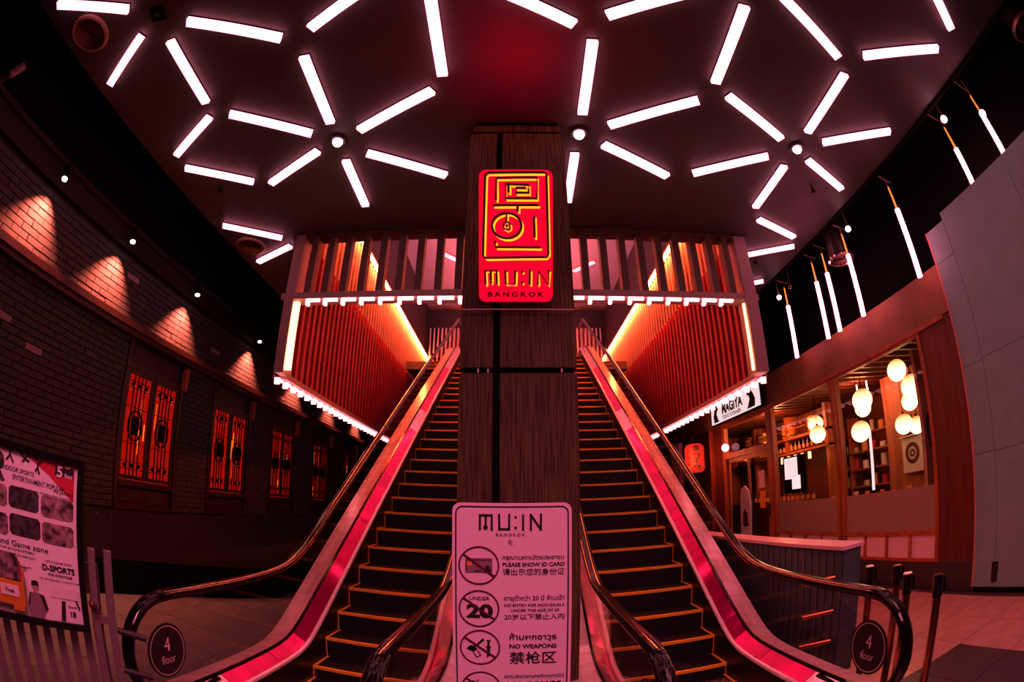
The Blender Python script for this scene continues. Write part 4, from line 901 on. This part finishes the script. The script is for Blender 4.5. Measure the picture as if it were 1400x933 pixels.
# shelves with bottles and casks
sh = thing('bar_shelf', 'two tier wooden shelf at the back of the restaurant with bottles and casks', 'shelf', (6.4, 9.6, 0))
for z in (2.55, 2.22): MB().box((6.2, 8.1, z), (6.6, 13.2, z + .05)).build('shelf_board', 'shop_wood', sh)
for y in (8.1, 9.75, 11.4, 13.1): MB().box((6.25, y, 0), (6.6, y + .1, 3.1)).build('shelf_post', 'shop_wood', sh)
MB().box((6.62, 8.1, .0), (6.66, 13.2, 3.1)).build('shelf_back', 'shop_wood_dark', sh)
MB().box((5.9, 8.1, .02), (6.25, 13.2, 1.15)).build('cupboard', 'shop_wood_dark', sh)
MB().cyl((6.22, 8.2, 2.78), (6.22, 13.0, 2.78), .008, 6).build('guard_rail', 'shop_wood', sh)
for i, (y, lab) in enumerate(((9.9, 'round sake cask standing alone on the upper shelf in the far window'), (8.75, 'sake cask on the upper shelf partly behind a globe lamp'), (11.9, 'left sake cask of the pair seen above the entrance'), (11.15, 'right sake cask of the pair seen above the entrance'))):
    t = thing('sake_cask', lab, 'cask', (6.42, y, 2.6), group='sake casks on the upper shelf')
    MB().lathe((6.42, y, 2.60), [(.15, 0), (.185, .04), (.195, .17), (.185, .30), (.16, .34)], 20).build('barrel', 'cask', t, smooth=True)
    for z in (.06, .27): MB().lathe((6.42, y, 2.60), [(.19, z), (.20, z), (.20, z + .025), (.19, z + .025), (.19, z)], 20).build('rope', 'brass', t)
bt_b = MB().lathe((0, 0, 0), [(.035, 0), (.038, .01), (.038, .16), (.015, .20), (.013, .26), (.015, .27)], 12).mesh('body', 'bottle', smooth=True); bt_l = MB().cyl((0, 0, .04), (0, 0, .13), .0395, 12, caps=False).mesh('bottle_label', 'bottle_label')
def bottle(x, y, z, lab, grp, sc=1.0):
    t = thing('bottle', lab, 'bottle', (x, y, z), group=grp); a = inst('body', bt_b, t, (x, y, z)); b = inst('bottle_label', bt_l, t, (x, y, z)); t.scale = (sc, sc, sc)
for i in range(26): bottle(6.34, 8.3 + .175 * i, 2.27, 'small dark bottle with an orange label, one of the row on the lower shelf', 'row of bottles on the lower shelf')
for i in range(14): bottle(5.98, 8.4 + .2 * i, 1.15, 'bottle on the cupboard top below the shelves', 'bottles on the cupboard top', 1.1)
bottle(6.5, 5.95, 2.02, 'left of two dark bottles above the round patterned picture', 'two bottles above the picture', 1.25); bottle(6.5, 5.80, 2.02, 'right of two dark bottles above the round patterned picture', 'two bottles above the picture', 1.25)
pc = thing('patterned_picture', 'framed panel with a round pattern hanging among the dark shelves', 'picture', (6.5, 5.85, 1.45))
MB().box((6.5, 5.60, 1.40), (6.56, 6.12, 2.0)).box((6.42, 5.60, 2.0), (6.6, 6.12, 2.02)).build('panel', 'pale_panel', pc)
MB().lathe((6.495, 5.86, 1.72), [(.11, -.004), (.18, -.004), (.18, .004), (.11, .004), (.11, -.004)], 28, 'X').lathe((6.495, 5.86, 1.72), [(.03, -.004), (.07, -.004), (.07, .004), (.03, .004), (.03, -.004)], 20, 'X').build('round_pattern', 'print_maroon', pc)
tag(MB().box((6.58, 3.9, 0), (6.64, 6.6, 3.15)).build('partition', 'shop_wood'), 'red timber partition behind the near window', 'partition')
tag(MB().box((6.4, 6.9, 1.2), (6.44, 6.94, 2.3)).build('light_bar', 'white_glow'), 'thin white upright light bar under the middle globe', 'light')
tag(MB().box((6.7, 6.25, 1.75), (6.74, 6.29, 2.4)).build('light_bar', 'white_glow') , 'thin white upright light bar left of the patterned picture', 'light')
pp = thing('pale_screen', 'pale curved screen with a round dark mirror at the right end of the near window', 'screen', (5.6, 4.5, 0))
MB().box((5.28, 4.48, .03), (6.0, 4.54, 3.05)).build('panel', 'pale_panel', pp)
MB().lathe((5.66, 4.45, 1.95), [(.001, -.02), (.34, -.02), (.36, 0), (.34, .02), (.001, .02)], 36, 'Y').build('round_mirror', 'black_gloss', pp, smooth=True)
ct = thing('counter', 'dark wooden restaurant counter behind the frosted panes', 'counter', (5.6, 6, 0))
MB().box((5.35, 4.6, 1.05), (5.85, 8.0, 1.12)).build('worktop', 'shop_wood', ct); MB().box((5.45, 4.65, .02), (5.8, 7.95, 1.05)).build('body', 'shop_wood_dark', ct)
random.seed(3)
for i in range(9):
    y = 4.8 + .35 * i + random.uniform(-.05, .05); m_ = random.choice(['bottle_label', 'white_paint', 'bottle', 'print_orange'])
    tag(MB().cyl((5.6, y, 1.12), (5.6, y, 1.12 + random.uniform(.08, .16)), .045, 12).build('pot', m_), 'small pot or jar standing in the row on the restaurant counter', 'pot', group='pots on the counter')
rk = thing('back_rack', 'dark four tier rack of crockery deep inside the near restaurant window', 'rack', (7.0, 7.2, 0))
for z in (1.25, 1.6, 1.95, 2.3): MB().box((6.85, 6.7, z), (7.2, 9.6, z + .03)).build('shelf_board', 'shop_wood', rk)
for y in (6.7, 8.1, 9.56): MB().box((6.85, y, 0), (7.2, y + .04, 2.7)).build('rack_post', 'shop_wood', rk)
for k in range(4):
    for i in range(9):
        y = 6.85 + .3 * i; m_ = ['white_paint', 'bottle_label', 'bottle', 'print_red', 'pale_panel'][(i * 3 + k) % 5]
        tag(MB().cyl((7.0, y, 1.28 + .35 * k), (7.0, y, 1.28 + .35 * k + .1 + .06 * ((i + k) % 3)), .05 + .02 * (i % 2), 10).build('jar', m_), 'small jar or cup on the dark back rack of the restaurant', 'jar', group='jars on the back rack')
mp = thing('menu_papers', 'white menu papers given a glow of their own on a dark screen inside the far window', 'menu', (5.0, 7.7, 1.4))
MB().box((5.30, 7.72, 1.38), (5.36, 8.50, 2.1)).build('screen_back', 'black', mp)
MB().box((5.285, 7.95, 1.66), (5.295, 8.42, 2.07)).build('paper', 'white_glow', mp); MB().box((5.283, 7.86, 1.46), (5.293, 8.16, 1.72)).build('paper', 'white_glow', mp)  # paper brightness is put in as emission
g_ = MB()
for k in range(9):
    for j in range(4): g_.box((5.2815, 7.98 + .1 * j, 1.71 + .038 * k), (5.2828, 7.98 + .1 * j + random.uniform(.03, .07), 1.716 + .038 * k))
g_.build('lettering', 'print_grey', mp)
for i in range(7):
    t = tag(MB().cyl((5.9, 8.35 + .28 * i, 2.02), (5.9, 8.35 + .28 * i, 2.16), .035, 10).build('hanging_lamp', 'warm_tube'), 'small amber lamp in the row hanging over the bar beyond the entrance', 'lamp', group='row of amber lamps over the bar')
tag(MB().sphere((5.9, 8.9, 1.98), .09, 14, 8, .5).build('bowl_lamp', 'lamp_white', None, smooth=True), 'white bowl lamp glowing inside the entrance', 'lamp')
for i, (y, z, m_, lab) in enumerate(((8.45, 1.75, 'white_paint', 'white printed notice on the right door pane'), (8.42, 1.35, 'print_orange', 'orange notice low on the right door pane'), (9.0, 1.4, 'photo_mid', 'picture notice in the middle of the entrance'))):
    tag(MB().box((WR - .005, y, z - .18), (WR - .001, y + .22, z + .16)).build('notice', m_), lab, 'notice')
lamp('shop_light', 'POINT', (5.6, 9.2, 2.9), 90, (1, .32, .10), shadow_soft_size=.2)
lamp('shop_light', 'POINT', (6.0, 6.6, 3.0), 45, (1, .30, .12), shadow_soft_size=.2)
# ------------------------------------------------------------------ plywood hoarding
hd = thing('hoarding', 'grey plywood hoarding standing at the right edge', 'hoarding', (WR, 2.5, 0))
xh = WR - .035
for (y0, y1, z0, z1) in ((2.92, 3.24, .06, 1.50), (2.92, 3.24, 1.505, 2.44), (2.92, 3.24, 2.445, 3.64), (2.92, 3.24, 3.645, 4.05), (1.70, 2.915, .06, 1.49), (1.70, 2.915, 1.495, 2.46), (1.70, 2.915, 2.465, 4.14), (.48, 1.695, .06, 2.46), (.48, 1.695, 2.465, 4.14), (-.8, .475, .06, 2.46), (-.8, .475, 2.465, 4.14)):
    MB().box((xh, y0, z0), (WR - .012, y1, z1)).build('plywood_panel', 'ply', hd, bevel=.002)
MB().box((WR - .012, -.8, 0), (WR + .06, 3.18, 4.0)).build('framing', 'black', hd)
MB().box((xh - .004, 3.24, .06), (WR + .02, 3.262, 4.05)).build('edge_strip', 'ply_edge', hd)
MB().box((xh - .012, 2.86, .12), (xh, 2.95, .34)).build('torn_tape', 'mortar', hd)
# ------------------------------------------------------------------ pendant tubes, duct, bulbs in the right-hand gap
PT = [(1.70, 'pendant tube at the top right corner beyond the hoarding'), (2.33, 'second pendant tube from the top right corner'), (3.38, 'long pendant tube hanging alone left of the hoarding'), (4.58, 'right one of the three close pendant tubes under the duct'), (5.16, 'middle one of the three close pendant tubes'), (5.47, 'left one of the three close pendant tubes'), (6.40, 'farthest pendant tube, beside the canopy post')]
for y, lab in PT:
    X = 4.95 if y < 3 else 4.5; dz = .28 if y < 3 else 0
    t = thing('pendant_tube', lab, 'pendant light', (X, y, 3.54 + dz), group='vertical pendant tubes beside the ceiling')
    MB().cyl((X, y, 3.54 + dz), (X, y, 4.42 + dz), .034, 14).build('tube', 'pendant', t, smooth=True)
    MB().cyl((X, y, 4.42 + dz), (X, y, 4.74 + dz), .015, 10, r2=.009).build('stem', 'pend_cap', t, smooth=True)
    MB().cyl((4.36, y - .02, 4.86 + dz), (X + .12, y + .02, 4.84 + dz), .011, 8).cyl((X, y, 4.74 + dz), (X, y, 4.85 + dz), .007, 6).build('arm', 'vent_ring', t)
for (y, z, lab) in ((2.04, 4.76, 'round bulb glowing at the head of the second pendant tube'), (1.52, 4.44, 'round bulb glowing beside the pendant tube at the top right corner'), (4.37, 4.70, 'round bulb above the duct mouth'), (6.56, 4.64, 'round bulb beside the farthest pendant tube')):
    t = thing('bare_bulb', lab, 'bulb', (4.5, y, z)); MB().sphere((4.46, y, z), .042, 14, 10).build('bulb', 'down', t, smooth=True); MB().cyl((4.46, y, z + .03), (4.46, y, 6.6), .006, 6).build('cord', 'vent_ring', t)
t = thing('bare_bulb', 'unlit copper ball on a cord near the farthest pendant tube', 'bulb', (4.5, 6.2, 4.68)); MB().sphere((4.5, 6.2, 4.68), .045, 14, 10).build('bulb', 'brass', t, smooth=True); MB().cyl((4.5, 6.2, 4.72), (4.5, 6.2, 6.6), .006, 6).build('cord', 'vent_ring', t)
for (y, z, lab) in ((4.84, 4.50, 'round duct mouth hanging above the pendant tubes'), (.35, 4.75, 'round duct mouth at the top right corner')):
    t = thing('air_duct', lab, 'duct', (4.55, y, z)); x = 4.59
    MB().lathe((x, y, z), [(.19, 0)] + [(.175 + .008 * (k % 2), .05 + .05 * k) for k in range(int((6.5 - z) / .05))], 24).build('hose', 'duct', t, smooth=True)
    MB().lathe((x, y, z - .02), [(.17, 0), (.19, -.015), (.215, 0), (.215, .02), (.17, .03), (.17, 0)], 30).build('rim', 'steel', t, smooth=True)
    MB().cyl((x, y, z + .0), (x, y, z + .01), .17, 24).build('recess', 'black', t)
    for k in range(4): rr = .035 + .035 * k; MB().lathe((x, y, z - .008), [(rr, 0), (rr + .008, -.006), (rr + .010, .004), (rr, .006), (rr, 0)], 24).build('ring', 'vent_ring', t, smooth=True)
# spotlight cluster at the upper left
t = thing('track_lamp', 'dark lamp heads on a bar at the upper left edge', 'lamp', (-4.2, .8, 4.2))
MB().tube([(WL + .02, .5, 3.85), (-4.5, .56, 3.93), (-4.3, .66, 4.02), (-4.05, .8, 4.22)], .03, 10).build('arm', 'metal_dark', t, smooth=True)
MB().cyl((-4.07, .79, 4.20), (-4.0, .86, 4.33), .042, 14).build('head', 'metal_grey', t, smooth=True); MB().cyl((-4.3, .66, 3.98), (-4.18, .78, 4.1), .05, 14).build('head', 'metal_dark', t, smooth=True)
